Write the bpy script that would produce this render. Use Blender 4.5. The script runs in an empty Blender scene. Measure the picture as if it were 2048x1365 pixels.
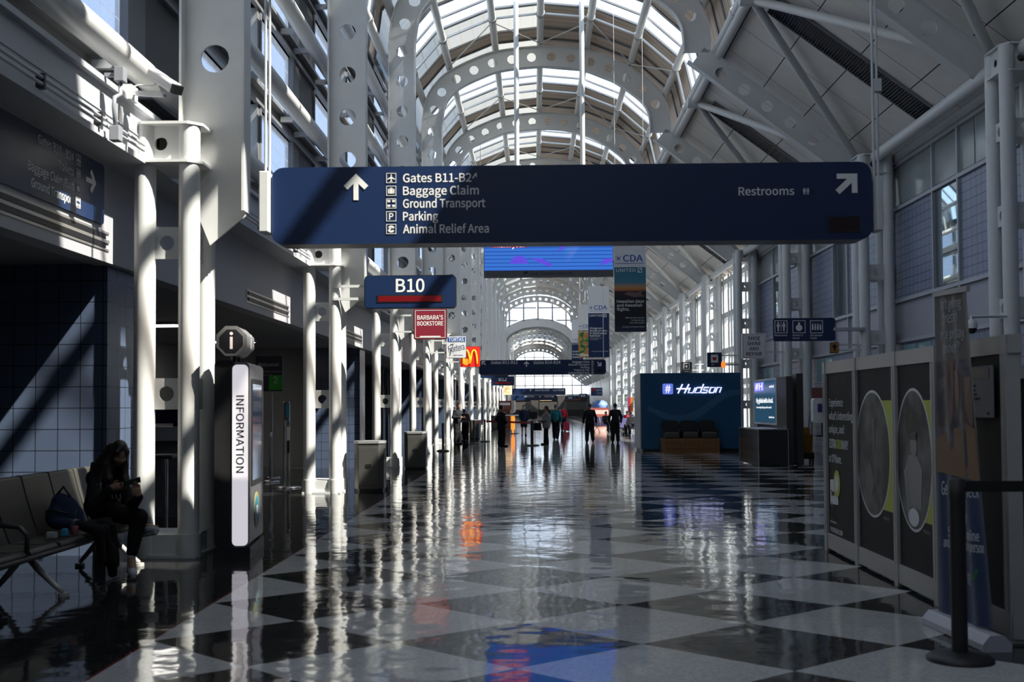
import bpy, math, random
import numpy as np
from mathutils import Vector, Matrix, Euler
random.seed(7)
S = bpy.context.scene
COL = S.collection
PI = math.pi
# ---------------------------------------------------------------- camera
FPX, CAMH = 2250.0, 1.65
PITCH, YAW, ROLL, SHY = math.radians(1.93), math.radians(1.17), math.radians(-0.35), 0.027
cd = bpy.data.cameras.new('camera')
cam = bpy.data.objects.new('camera', cd)
COL.objects.link(cam)
CR = Matrix.Rotation(YAW, 3, 'Z') @ Matrix.Rotation(PI/2+PITCH, 3, 'X') @ Matrix.Rotation(ROLL, 3, 'Z')
cam.matrix_world = Matrix.Translation((0, 0, CAMH)) @ CR.to_4x4()
cd.sensor_fit = 'HORIZONTAL'
cd.sensor_width = 36.0
cd.lens = 36.0*FPX/2048
cd.shift_y = SHY
cd.clip_end = 1200
S.camera = cam
cd.dof.use_dof = True
cd.dof.focus_distance = 34
cd.dof.aperture_fstop = 3.2
def at(px, py, x=None, y=None, z=None):
    """the place in the hall that photograph pixel (px, py) shows, on a known plane"""
    d = CR @ Vector(((px-1024)/FPX, -(py-682.5-SHY*2048)/FPX, -1.0))
    t = (x/d.x) if x is not None else (y/d.y) if y is not None else ((z-CAMH)/d.z)
    return Vector((0, 0, CAMH)) + d*t
# ---------------------------------------------------------------- light
SUNV = Vector((1.0, -0.44, 1.35)).normalized()
sl = bpy.data.lights.new('sun', 'SUN')
sl.energy = 14.0
sl.angle = math.radians(0.6)
sl.color = (1.0, 0.9, 0.77)
so = bpy.data.objects.new('sun', sl)
COL.objects.link(so)
so.rotation_euler = SUNV.to_track_quat('Z', 'Y').to_euler()
so.location = (40, -25, 60)
W = bpy.data.worlds.new('sky')
S.world = W
W.use_nodes = True
wn = W.node_tree
sky = wn.nodes.new('ShaderNodeTexSky')
sky.sky_type = 'HOSEK_WILKIE'
sky.sun_direction = SUNV
sky.turbidity = 3.2
sky.ground_albedo = 0.4
bgn = wn.nodes['Background']
hz = wn.nodes.new('ShaderNodeMix')          # a thin bright haze over the blue
hz.data_type = 'RGBA'
hz.inputs[0].default_value = 0.4
hz.inputs[7].default_value = (0.27, 0.29, 0.32, 1)
wn.links.new(sky.outputs[0], hz.inputs[6])
wn.links.new(hz.outputs[2], bgn.inputs[0])
bgn.inputs[1].default_value = 8.0
S.view_settings.view_transform = 'Standard'
S.view_settings.look = 'None'
S.view_settings.gamma = 1
S.view_settings.use_curve_mapping = False
S.view_settings.exposure = 0.32
cy = S.cycles
cy.max_bounces = 7
cy.diffuse_bounces = 4
cy.glossy_bounces = 3
cy.transmission_bounces = 4
cy.transparent_max_bounces = 10
cy.caustics_reflective = False
cy.caustics_refractive = False
cy.use_denoising = True
cy.sample_clamp_indirect = 6
# ---------------------------------------------------------------- materials
MATS = {}
def newmat(name):
    m = bpy.data.materials.new(name)
    m.use_nodes = True
    MATS[name] = m
    nt = m.node_tree
    return m, nt, nt.nodes['Principled BSDF']
def nd(nt, typ, **kw):
    n = nt.nodes.new(typ)
    for k, v in kw.items():
        if k.startswith('i'):
            n.inputs[int(k[1:])].default_value = v
        else:
            setattr(n, k, v)
    return n
def pm(name, col, rough=0.5, metal=0.0, var=0.06, scale=6.0, emit=None, spec=0.5, alpha=None):
    """a plain procedural surface: base colour and roughness vary a little with noise"""
    m, nt, b = newmat(name)
    col = tuple(col)+(1,)
    tc = nd(nt, 'ShaderNodeTexCoord')
    nz = nd(nt, 'ShaderNodeTexNoise')
    nz.inputs['Scale'].default_value = scale
    nz.inputs['Detail'].default_value = 4
    nt.links.new(tc.outputs['Object'], nz.inputs['Vector'])
    mx = nd(nt, 'ShaderNodeMix', data_type='RGBA')
    mx.inputs[6].default_value = tuple(max(0, c*(1-var)) for c in col[:3])+(1,)
    mx.inputs[7].default_value = tuple(min(1, c*(1+var)) for c in col[:3])+(1,)
    nt.links.new(nz.outputs[0], mx.inputs[0])
    nt.links.new(mx.outputs[2], b.inputs['Base Color'])
    mr = nd(nt, 'ShaderNodeMapRange')
    mr.inputs[3].default_value = max(0.02, rough-0.06)
    mr.inputs[4].default_value = min(1, rough+0.06)
    nt.links.new(nz.outputs[0], mr.inputs[0])
    nt.links.new(mr.outputs[0], b.inputs['Roughness'])
    b.inputs['Metallic'].default_value = metal
    b.inputs['Specular IOR Level'].default_value = spec
    if emit:
        b.inputs['Emission Color'].default_value = tuple(emit[:3])+(1,)
        b.inputs['Emission Strength'].default_value = emit[3]
    return m
def gridfac(nt, axes, sizes, w, offs=(0, 0)):
    """1 on the lines of a grid laid over the surface in world coordinates"""
    g = nd(nt, 'ShaderNodeNewGeometry')
    sx = nd(nt, 'ShaderNodeSeparateXYZ')
    nt.links.new(g.outputs['Position'], sx.inputs[0])
    outs = []
    for a, s, o in zip(axes, sizes, offs):
        ad = nd(nt, 'ShaderNodeMath', operation='ADD'); ad.inputs[1].default_value = o+500*s
        nt.links.new(sx.outputs['XYZ'.index(a)], ad.inputs[0])
        dv = nd(nt, 'ShaderNodeMath', operation='DIVIDE'); dv.inputs[1].default_value = s
        nt.links.new(ad.outputs[0], dv.inputs[0])
        fr = nd(nt, 'ShaderNodeMath', operation='FRACT'); nt.links.new(dv.outputs[0], fr.inputs[0])
        lt = nd(nt, 'ShaderNodeMath', operation='LESS_THAN'); lt.inputs[1].default_value = w/s
        nt.links.new(fr.outputs[0], lt.inputs[0])
        outs.append(lt.outputs[0])
    r = outs[0]
    for o in outs[1:]:
        mx = nd(nt, 'ShaderNodeMath', operation='MAXIMUM')
        nt.links.new(r, mx.inputs[0]); nt.links.new(o, mx.inputs[1])
        r = mx.outputs[0]
    return r
def gridmat(name, col, line, axes, sizes, w, rough=0.4, spec=0.5, offs=(0, 0)):
    m, nt, b = newmat(name)
    f = gridfac(nt, axes, sizes, w, offs)
    nz = nd(nt, 'ShaderNodeTexNoise'); nz.inputs['Scale'].default_value = 1.7
    g = nd(nt, 'ShaderNodeNewGeometry'); nt.links.new(g.outputs['Position'], nz.inputs['Vector'])
    m0 = nd(nt, 'ShaderNodeMix', data_type='RGBA')
    m0.inputs[6].default_value = tuple(c*0.9 for c in col)+(1,)
    m0.inputs[7].default_value = tuple(min(1, c*1.1) for c in col)+(1,)
    nt.links.new(nz.outputs[0], m0.inputs[0])
    mx = nd(nt, 'ShaderNodeMix', data_type='RGBA')
    nt.links.new(m0.outputs[2], mx.inputs[6])
    mx.inputs[7].default_value = tuple(line)+(1,)
    nt.links.new(f, mx.inputs[0])
    nt.links.new(mx.outputs[2], b.inputs['Base Color'])
    b.inputs['Roughness'].default_value = rough
    b.inputs['Specular IOR Level'].default_value = spec
    return m
def fritmat(name, axes, sizes, w, clear, tint, line):
    """fritted glass: part see-through, part diffusing, with a fine white grid printed on it"""
    m, nt, b = newmat(name)
    nt.nodes.remove(b)
    out = nt.nodes['Material Output']
    f = gridfac(nt, axes, sizes, w)
    tr = nd(nt, 'ShaderNodeBsdfTransparent'); tr.inputs[0].default_value = tint+(1,)
    tl = nd(nt, 'ShaderNodeBsdfTranslucent'); tl.inputs[0].default_value = line+(1,)
    gl = nd(nt, 'ShaderNodeBsdfGlossy'); gl.inputs['Roughness'].default_value = 0.05
    m1 = nd(nt, 'ShaderNodeMixShader'); m1.inputs[0].default_value = clear
    nt.links.new(tl.outputs[0], m1.inputs[1]); nt.links.new(tr.outputs[0], m1.inputs[2])
    m2 = nd(nt, 'ShaderNodeMixShader')
    nt.links.new(f, m2.inputs[0]); nt.links.new(m1.outputs[0], m2.inputs[1]); nt.links.new(tl.outputs[0], m2.inputs[2])
    m3 = nd(nt, 'ShaderNodeMixShader'); m3.inputs[0].default_value = 0.05
    nt.links.new(m2.outputs[0], m3.inputs[1]); nt.links.new(gl.outputs[0], m3.inputs[2])
    nt.links.new(m3.outputs[0], out.inputs[0])
    return m
def clearmat(name, tint, refl=0.08):
    m, nt, b = newmat(name)
    nt.nodes.remove(b)
    tr = nd(nt, 'ShaderNodeBsdfTransparent'); tr.inputs[0].default_value = tint+(1,)
    gl = nd(nt, 'ShaderNodeBsdfGlossy'); gl.inputs['Roughness'].default_value = 0.02
    m3 = nd(nt, 'ShaderNodeMixShader'); m3.inputs[0].default_value = refl
    nt.links.new(tr.outputs[0], m3.inputs[1]); nt.links.new(gl.outputs[0], m3.inputs[2])
    nt.links.new(m3.outputs[0], nt.nodes['Material Output'].inputs[0])
    return m
def floormat():
    m, nt, b = newmat('polished_terrazzo')
    L = nt.links.new
    g = nd(nt, 'ShaderNodeNewGeometry')
    sx = nd(nt, 'ShaderNodeSeparateXYZ'); L(g.outputs['Position'], sx.inputs[0])
    def M(op, a, c=None, d=None):
        n = nd(nt, 'ShaderNodeMath', operation=op)
        for i, v in enumerate((a, c, d)):
            if v is None: continue
            if isinstance(v, (int, float)): n.inputs[i].default_value = v
            else: L(v, n.inputs[i])
        return n.outputs[0]
    X, Y = sx.outputs[0], sx.outputs[1]
    u = M('DIVIDE', M('SUBTRACT', X, 0.73), 1.73)
    v = M('DIVIDE', M('SUBTRACT', M('ADD', Y, M('MULTIPLY', X, 0.04)), 8.66), 1.533)
    fa = M('FLOOR', M('ADD', M('ADD', u, v), 0.5))
    fb = M('FLOOR', M('ADD', M('SUBTRACT', u, v), 0.5))
    ck = M('FLOORED_MODULO', M('ADD', fa, fb), 2.0)
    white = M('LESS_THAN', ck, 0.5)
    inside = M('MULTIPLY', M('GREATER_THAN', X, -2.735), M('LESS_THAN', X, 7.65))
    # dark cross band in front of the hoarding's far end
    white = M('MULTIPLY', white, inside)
    redl = M('LESS_THAN', M('ABSOLUTE', M('ADD', X, 2.745)), 0.012)
    sp = nd(nt, 'ShaderNodeTexVoronoi'); sp.inputs['Scale'].default_value = 55
    L(g.outputs['Position'], sp.inputs['Vector'])
    bw = nd(nt, 'ShaderNodeRGBToBW'); L(sp.outputs['Color'], bw.inputs[0])
    wc = nd(nt, 'ShaderNodeMapRange'); wc.inputs[3].default_value = 0.40; wc.inputs[4].default_value = 0.56; L(bw.outputs[0], wc.inputs[0])
    bc = nd(nt, 'ShaderNodeMapRange'); bc.inputs[3].default_value = 0.008; bc.inputs[4].default_value = 0.03; L(bw.outputs[0], bc.inputs[0])
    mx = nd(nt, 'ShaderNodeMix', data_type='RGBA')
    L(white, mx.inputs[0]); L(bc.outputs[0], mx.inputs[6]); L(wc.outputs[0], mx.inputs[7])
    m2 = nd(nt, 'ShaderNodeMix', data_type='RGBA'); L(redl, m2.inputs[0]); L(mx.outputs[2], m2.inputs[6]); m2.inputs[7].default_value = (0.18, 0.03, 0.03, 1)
    L(m2.outputs[2], b.inputs['Base Color'])
    b.inputs['Roughness'].default_value = 0.06
    b.inputs['Specular IOR Level'].default_value = 0.42
    n1 = nd(nt, 'ShaderNodeTexNoise'); n1.inputs['Scale'].default_value = 2.0; n1.inputs['Detail'].default_value = 2.5
    L(g.outputs['Position'], n1.inputs['Vector'])
    bp = nd(nt, 'ShaderNodeBump'); bp.inputs['Strength'].default_value = 0.42; bp.inputs['Distance'].default_value = 0.016
    L(n1.outputs[0], bp.inputs['Height']); L(bp.outputs[0], b.inputs['Normal'])
    return m
def deckmat():
    m, nt, b = newmat('brown_metal_deck')
    f = gridfac(nt, 'Y', (0.42,), 0.05)
    mx = nd(nt, 'ShaderNodeMix', data_type='RGBA')
    mx.inputs[6].default_value = (0.62, 0.50, 0.40, 1); mx.inputs[7].default_value = (0.34, 0.26, 0.20, 1)
    nt.links.new(f, mx.inputs[0]); nt.links.new(mx.outputs[2], b.inputs['Base Color'])
    b.inputs['Roughness'].default_value = 0.6
    return m
steel = pm('white_painted_steel', (0.62, 0.62, 0.61), 0.38)
steelg = pm('grey_painted_steel', (0.42, 0.43, 0.46), 0.4)
floor_m = floormat()
deck = deckmat()
frit = fritmat('fritted_wall_glass', 'YZ', (0.30, 0.30), 0.022, 0.42, (0.34, 0.42, 0.55), (0.36, 0.40, 0.46))
fritr = fritmat('fritted_roof_glass', 'YX', (0.42, 0.42), 0.03, 0.14, (0.70, 0.78, 0.84), (0.17, 0.165, 0.14))
clear = clearmat('clear_glass', (0.86, 0.93, 0.97))
darkpan = pm('dark_grey_cladding', (0.12, 0.115, 0.11), 0.55)
mull = pm('grey_mullion_metal', (0.20, 0.20, 0.21), 0.45, 0.2)
fascia_m = pm('grey_fascia_panel', (0.40, 0.40, 0.43), 0.5)
soff_m = pm('dark_soffit', (0.26, 0.26, 0.27), 0.7)
blutile = gridmat('blue_glazed_tile', (0.075, 0.10, 0.16), (0.015, 0.015, 0.02), 'XYZ', (0.255, 0.255, 0.241), 0.010, 0.25, 0.5, (0.06, 0.05, 0.03))
walltile = gridmat('blue_grey_wall_tile', (0.21, 0.24, 0.33), (0.06, 0.07, 0.10), 'YZ', (0.30, 0.215), 0.022, 0.35)
rceil = gridmat('sloped_ceiling_panel', (0.66, 0.62, 0.575), (0.02, 0.02, 0.02), 'XY', (1.12, 1.84), 0.022, 0.6, 0.3, (0.2, 0.4))
rwall = pm('grey_wall_panel', (0.34, 0.34, 0.38), 0.45)
frost = pm('frosted_glass_panel', (0.27, 0.30, 0.30), 0.15)
black = pm('black_plastic', (0.012, 0.012, 0.013), 0.45)
darkmetal = pm('dark_metal', (0.05, 0.05, 0.055), 0.35, 0.6)
chrome = pm('brushed_steel', (0.5, 0.5, 0.5), 0.25, 1.0)
navy = pm('navy_sign_face', (0.010, 0.025, 0.080), 0.3, 0, 0.0)
white = pm('white_lettering', (0.80, 0.79, 0.76), 0.5)
# ---------------------------------------------------------------- mesh helpers
class MB:
    """collects shapes; build() links them as ONE mesh object"""
    def __init__(s):
        s.v, s.f, s.sm, s.mi, s.cur, s.cuts = [], [], [], [], 0, []
    def new(s):
        """what follows becomes a mesh of its own (build() then links several)"""
        s.cuts.append((len(s.v), len(s.f))); return s
    def add(s, vs, fs, smooth=False):
        b = len(s.v)
        s.v.extend(tuple(p) for p in vs)
        for f in fs:
            s.f.append(tuple(i+b for i in f)); s.sm.append(smooth); s.mi.append(s.cur)
        return s
    def box(s, lo, hi, M=None):
        x0, y0, z0 = lo; x1, y1, z1 = hi
        vs = [(x0,y0,z0),(x1,y0,z0),(x1,y1,z0),(x0,y1,z0),(x0,y0,z1),(x1,y0,z1),(x1,y1,z1),(x0,y1,z1)]
        if M: vs = [M @ Vector(p) for p in vs]
        return s.add(vs, [(0,3,2,1),(4,5,6,7),(0,1,5,4),(1,2,6,5),(2,3,7,6),(3,0,4,7)])
    def bar(s, p, q, w, h=None, up=(0,0,1)):
        """a rectangular bar from p to q"""
        p, q = Vector(p), Vector(q); h = h or w
        d = (q-p); L = d.length; d.normalize()
        u = Vector(up)
        if abs(d.dot(u)) > 0.99: u = Vector((0, 1, 0))
        r = d.cross(u).normalized(); u = r.cross(d)
        M = Matrix((r, d, u)).transposed().to_4x4(); M.translation = p
        return s.box((-w/2, 0, -h/2), (w/2, L, h/2), M)
    def tube(s, p, q, r, n=14, r2=None, caps=True):
        p, q = Vector(p), Vector(q); r2 = r if r2 is None else r2
        d = (q-p).normalized(); a = d.orthogonal().normalized(); c = d.cross(a)
        ring = [a*math.cos(2*PI*i/n)+c*math.sin(2*PI*i/n) for i in range(n)]
        s.add([p+k*r for k in ring]+[q+k*r2 for k in ring], [(i,(i+1)%n,n+(i+1)%n,n+i) for i in range(n)], True)
        if caps:
            s.add([p+k*r for k in ring], [tuple(range(n-1,-1,-1))]); s.add([q+k*r2 for k in ring], [tuple(range(n))])
        return s
    def path(s, pts, r, n=8, closed=False):
        pts = [Vector(p) for p in pts]
        m = len(pts); rings = []
        a = None
        for i, p in enumerate(pts):
            d = (pts[min(i+1, m-1)]-pts[max(i-1, 0)]).normalized()
            a = d.orthogonal().normalized() if a is None else (a-d*a.dot(d)).normalized()
            c = d.cross(a)
            rr = r[i] if isinstance(r, (list, tuple)) else r
            rings.append([p+(a*math.cos(2*PI*j/n)+c*math.sin(2*PI*j/n))*rr for j in range(n)])
        vs = [v for g in rings for v in g]
        fs = [(i*n+j, i*n+(j+1)%n, (i+1)*n+(j+1)%n, (i+1)*n+j) for i in range(m-1) for j in range(n)]
        fs += [tuple(range(n-1,-1,-1)), tuple((m-1)*n+j for j in range(n))]
        return s.add(vs, fs, True)
    def lathe(s, prof, c=(0,0,0), n=24, M=None):
        """profile of (radius, z) turned about the vertical through c"""
        vs = []
        for r, z in prof:
            for j in range(n):
                v = Vector((r*math.cos(2*PI*j/n), r*math.sin(2*PI*j/n), z))
                vs.append((M @ v) if M else v+Vector(c))
        m = len(prof)
        fs = [(i*n+j, i*n+(j+1)%n, (i+1)*n+(j+1)%n, (i+1)*n+j) for i in range(m-1) for j in range(n)]
        s.add(vs, fs, True)
        return s.add(vs[:n], [tuple(range(n-1,-1,-1))]).add(vs[-n:], [tuple(range(n))])
    def prism(s, poly, o, r, u, n, t):
        """2-D outline poly placed at o along axes r, u; t thick along n (front face at +t)"""
        o, r, u, n = map(Vector, (o, r, u, n))
        k = len(poly)
        A = [o+r*a+u*b for a, b in poly]; B = [p+n*t for p in A]
        area = sum(poly[i][0]*poly[(i+1)%k][1]-poly[(i+1)%k][0]*poly[i][1] for i in range(k))
        flip = (area < 0) ^ (r.cross(u).dot(n)*t < 0)
        fr, bk = tuple(range(k)), tuple(range(k-1,-1,-1))
        if flip: fr, bk = bk, fr
        s.add(B, [fr]); s.add(A, [bk])
        q = [(i,(i+1)%k,k+(i+1)%k,k+i) for i in range(k)]
        if flip: q = [tuple(reversed(f)) for f in q]
        return s.add(A+B, q)
    def mat(s, i): s.cur = i; return s
    def build(s, name, mats, parent=None, bevel=0, seg=2, loc=None):
        cuts = [c for c in s.cuts if 0 < c[1] < len(s.f)]
        if cuts:
            cuts = [(0, 0)]+sorted(set(cuts))+[(len(s.v), len(s.f))]
            for (v0, f0), (v1, f1) in zip(cuts, cuts[1:]):
                p = MB(); p.v = s.v[v0:v1]; p.f = [tuple(i-v0 for i in f) for f in s.f[f0:f1]]; p.sm = s.sm[f0:f1]; p.mi = s.mi[f0:f1]
                o = p.build(name, mats, parent, bevel, seg, loc)
            return o
        me = bpy.data.meshes.new(name)
        me.from_pydata(s.v, [], s.f)
        me.polygons.foreach_set('use_smooth', s.sm)
        me.polygons.foreach_set('material_index', s.mi)
        for m in (mats if isinstance(mats, (list, tuple)) else [mats]): me.materials.append(m)
        me.update()
        o = bpy.data.objects.new(name, me)
        COL.objects.link(o)
        if parent is not None: o.parent = parent
        if loc is not None: o.location = loc
        if bevel:
            b = o.modifiers.new('bevel', 'BEVEL'); b.width = bevel; b.segments = seg; b.limit_method = 'ANGLE'; b.angle_limit = 0.7
        return o
def rrect(x0, y0, x1, y1, r, n=5):
    out = []
    for cx, cy, a0 in ((x1-r,y1-r,0),(x0+r,y1-r,PI/2),(x0+r,y0+r,PI),(x1-r,y0+r,3*PI/2)):
        for i in range(n+1):
            a = a0+PI/2*i/n
            out.append((cx+r*math.cos(a), cy+r*math.sin(a)))
    return out
def circ(cx, cy, r, n=20, ry=None):
    return [(cx+r*math.cos(2*PI*i/n), cy+(ry or r)*math.sin(2*PI*i/n)) for i in range(n)]
_tx = {}
CAPH, FONT = 0.72, None
try:                                    # the sans-serif face that comes with Blender itself
    FONT = bpy.data.fonts.load(bpy.utils.resource_path('LOCAL')+'/datafiles/fonts/Noto Sans CJK Regular.woff2')
except Exception: pass
def text_geo(body, bold):
    k = (body, bold)
    if k not in _tx:
        cu = bpy.data.curves.new('t', 'FONT'); cu.body = body; cu.size = 2.8 if FONT else 1
        if FONT: cu.font = FONT
        cu.resolution_u = 4; cu.offset = min(.018, bold*.9); cu.fill_mode = 'BOTH'; cu.extrude = 0.004
        ob = bpy.data.objects.new('t', cu)
        COL.objects.link(ob)
        me = bpy.data.meshes.new_from_object(ob)
        vs = [v.co.copy() for v in me.vertices]; fs = [tuple(p.vertices) for p in me.polygons]
        bpy.data.objects.remove(ob); bpy.data.curves.remove(cu); bpy.data.meshes.remove(me)
        _tx[k] = (vs, fs, min(v.x for v in vs), max(v.x for v in vs))
    return _tx[k]
if FONT:
    _h = text_geo('H', 0); CAPH = max(v.y for v in _h[0])
class Face:
    """a flat face of a thing: 2-D metres (u, v) on a plane of the hall; u runs to the reader's right, v is height"""
    def __init__(s, axis=None, c=0, o=None, r=None):
        if axis:
            r = {'-y': (1,0,0), '+x': (0,1,0), '-x': (0,-1,0), '+y': (-1,0,0)}[axis]
            o = (c,0,0) if 'x' in axis else (0,c,0)
        s.o = Vector(o); s.r = Vector(r).normalized(); s.u = Vector((0,0,1)); s.n = s.r.cross(s.u).normalized()
    def px(s, a, b):
        C = Vector((0,0,CAMH)); d = at(a, b, y=1.0)-C
        p = C+d*((s.o-C).dot(s.n)/d.dot(s.n))
        return ((p-s.o).dot(s.r), p.z)
    def rect(s, a, b, c, d):
        u0, v1 = s.px(a, b); u1, v0 = s.px(c, d)
        return u0, v0, u1, v1
    def P(s, u, v, off=0): return s.o+s.r*u+s.u*v+s.n*off
    def poly(s, mb, poly, off=0.0, t=0.004):
        mb.prism(poly, s.o+s.n*off, s.r, s.u, s.n, t); return s
    def text(s, mb, body, u, v, h, align='l', bold=0.0, w=None, off=0.002, rot=0):
        """letters h metres tall (capitals) with their middle line at v"""
        mb.new()
        vs, fs, x0, x1 = text_geo(body, bold)
        k = h/CAPH; kx = k if w is None else w/(x1-x0)
        sh = {'l': -x0, 'c': -(x0+x1)/2, 'r': -x1}[align]
        cr, sr = math.cos(rot), math.sin(rot)
        out = []
        for p in vs:
            a, b = (p.x+sh)*kx, (p.y-CAPH/2)*k
            a, b = a*cr-b*sr, a*sr+b*cr
            out.append(s.P(u+a, v+b, off+p.z*.25))
        mb.add(out, fs); return s
# ---------------------------------------------------------------- tagging
def tag(o, label, cat, group=None, kind=None):
    o['label'] = label; o['category'] = cat
    if group: o['group'] = group
    if kind: o['kind'] = kind
    return o
def thing(name, label, cat, loc=(0,0,0), rz=0, group=None, kind=None):
    o = bpy.data.objects.new(name, None)
    o.empty_display_size = 0.1
    COL.objects.link(o); o.location = loc; o.rotation_euler = (0,0,rz)
    return tag(o, label, cat, group, kind)
def dup(root, loc=None, rz=None, label=None, group=None, parent=None):
    c = root.copy(); COL.objects.link(c)
    if parent is not None: c.parent = parent
    if loc is not None: c.location = loc
    if rz is not None: c.rotation_euler = (0,0,rz)
    if label: c['label'] = label
    if group: c['group'] = group
    for ch in list(root.children):
        dup(ch, parent=c)
    return c
def settle(root):
    """put a thing's Empty at the middle of its base, its parts staying where they stand"""
    lo, hi = Vector((1e9,)*3), Vector((-1e9,)*3)
    for c in root.children:
        if c.type == 'MESH':
            for v in c.data.vertices:
                for i in range(3): lo[i] = min(lo[i], v.co[i]+c.location[i]); hi[i] = max(hi[i], v.co[i]+c.location[i])
    p = Vector(((lo.x+hi.x)/2, (lo.y+hi.y)/2, lo.z))
    root.location = p
    for c in root.children: c.location = c.location-p
    return root
ORD = ['first','second','third','fourth','fifth','sixth','seventh','eighth','ninth','tenth','eleventh','twelfth','thirteenth','fourteenth','fifteenth','sixteenth','seventeenth','eighteenth','nineteenth','twentieth']
# ---------------------------------------------------------------- the hall: setting
BAY, KN = 9.2, 14
def YC(k): return 12.5+BAY*(k-1)          # front tubes of the k-th pair of columns
def RY(k): return YC(k)+0.3               # its arch
YF, YB = RY(KN), -33.4
def struct(name, mb, mats, label, cat, bevel=0):
    return tag(mb.build(name, mats, None, bevel), label, cat, None, 'structure')
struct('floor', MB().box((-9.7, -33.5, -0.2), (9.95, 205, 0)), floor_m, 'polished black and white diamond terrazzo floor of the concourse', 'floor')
struct('ground', MB().box((-300, -200, -0.5), (300, 600, -0.25)), pm('apron_concrete', (0.45, 0.45, 0.43), 0.9), 'pale concrete apron outside the windows', 'ground')
# --- arch profile (x, z), read at the fourth arch
OUT = [(-4.03,3.9),(-4.03,5.5),(-4.03,7.5),(-4.03,9.5),(-4.03,11.2),(-4.01,12.03),(-3.86,12.82),(-3.52,13.38),(-3.0,13.83),(-2.16,14.24),(-1.27,14.53),(0.21,14.68),(1.3,14.63),(2.26,14.43),(3.19,14.05),(4.02,13.49),(4.52,13.03),(4.82,12.5),(4.92,12.0),(4.93,11.5)]
def catmull(P, n=24):
    P = [np.array(p, float) for p in P]
    P = [2*P[0]-P[1]]+P+[2*P[-1]-P[-2]]
    out = []
    for i in range(1, len(P)-2):
        a, b, c, d = P[i-1:i+3]
        for j in range(n):
            t = j/n
            out.append(0.5*((2*b)+(c-a)*t+(2*a-5*b+4*c-d)*t*t+(3*b-a-3*c+d)*t**3))
    return np.array(out+[P[-2]])
OC = catmull(OUT)
def resamp(C, s):
    d = np.concatenate([[0], np.cumsum(np.hypot(*np.diff(C, axis=0).T))])
    return np.stack([np.interp(s, d, C[:, 0]), np.interp(s, d, C[:, 1])], -1), d[-1]
def normals(C):
    t = np.gradient(C, axis=0); t /= np.hypot(t[:, 0], t[:, 1])[:, None]
    return np.stack([t[:, 1], -t[:, 0]], -1)      # towards the inside of the vault when walking left foot -> kink
_, LO = resamp(OC, [0])
OS, _ = resamp(OC, np.linspace(0, LO, 400))
NI = normals(OS)
CC = OS+NI*0.36
def offcurve(off): return OS-NI*off
class Curve:
    def __init__(s, P):
        s.P = np.array(P); s.d = np.concatenate([[0], np.cumsum(np.hypot(*np.diff(s.P, axis=0).T))]); s.L = s.d[-1]; s.N = normals(s.P)
    def at(s, t, n):
        x = np.interp(t, s.d, s.P[:, 0])+n*np.interp(t, s.d, s.N[:, 0]); z = np.interp(t, s.d, s.P[:, 1])+n*np.interp(t, s.d, s.N[:, 1])
        return (x, z)
HOLE, HW = 0.165, 0.36
def web_cells(mb, cv, s0, s1, n, hw, skip=(), th=0.015):
    L = (s1-s0)/n
    per = []
    for i in range(16):
        a = 2*PI*(i+0.0)/16
        c, q = math.cos(a), math.sin(a); m = max(abs(c), abs(q)); per.append((c/m, q/m, c, q))
    for k in range(n):
        sc = s0+(k+0.5)*L
        outer = [cv.at(sc+p[0]*L/2, p[1]*hw) for p in per]
        if k in skip:
            for y in (-th, th): mb.add([(x, y, z) for x, z in outer], [tuple(range(16))])
            continue
        inner = [cv.at(sc+p[2]*HOLE, p[3]*HOLE) for p in per]
        ring = [(i, (i+1)%16, 16+(i+1)%16, 16+i) for i in range(16)]
        for y in (-th, th): mb.add([(x, y, z) for x, z in outer+inner], ring)
        mb.add([(x, -th, z) for x, z in inner]+[(x, th, z) for x, z in inner], ring, True)
def flange(mb, pts, w=0.15, t=0.028):
    pts = np.array(pts); N = normals(pts); m = len(pts); vs = []
    for (x, z), (nx, nz) in zip(pts, N):
        for y, o in ((-w, -t/2), (w, -t/2), (w, t/2), (-w, t/2)): vs.append((x+nx*o, y, z+nz*o))
    mb.add(vs, [(i*4+j, i*4+(j+1)%4, i*4+4+(j+1)%4, i*4+4+j) for i in range(m-1) for j in range(4)]+[(3,2,1,0), (m*4-4, m*4-3, m*4-2, m*4-1)])
cv = Curve(CC)
web = MB()
leg0 = 5.265-3.9; leg1 = leg0+0.85*8
na = int(round((cv.L-leg1)/0.74))
web_cells(web, cv, leg0, leg1, 8, HW)
web_cells(web, cv, leg1, cv.L, na, HW, skip=(na-1,))
foot = [(-4.03,5.265),(-4.03,4.3),(-3.72,3.52),(-3.31,3.86),(-3.31,5.265)]
for y in (-0.015, 0.015): web.add([(x, y, z) for x, z in foot], [tuple(range(5))])
K0, K1 = (4.60, 11.40), (8.80, 8.24)
sv = Curve(np.linspace(K0, K1, 40))
web_cells(web, sv, 0.42, sv.L-0.9, 5, 0.30)
for a, b in ((0, 0.42), (sv.L-0.9, sv.L+0.1)):
    q = [sv.at(a, -0.3), sv.at(b, -0.3), sv.at(b, 0.3), sv.at(a, 0.3)]
    for y in (-0.015, 0.015): web.add([(x, y, z) for x, z in q], [(0, 1, 2, 3)])
inn = OS+NI*0.72
inn = inn[inn[:, 1] > 3.86]
outc = OS[OS[:, 1] > 4.9]
rib0 = thing('arch_rib', 'x', 'arch', (0, RY(1), 0), kind='structure')
web.build('web', steel, rib0)
f1 = MB(); flange(f1, outc[::3]); f1.build('outer_flange', steel, rib0)
f2 = MB(); flange(f2, inn[::3]); f2.build('inner_flange', steel, rib0)
f3 = MB(); flange(f3, np.linspace((4.98, 11.50), (9.02, 8.46), 3)); f3.build('rafter_top_flange', steel, rib0)
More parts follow.
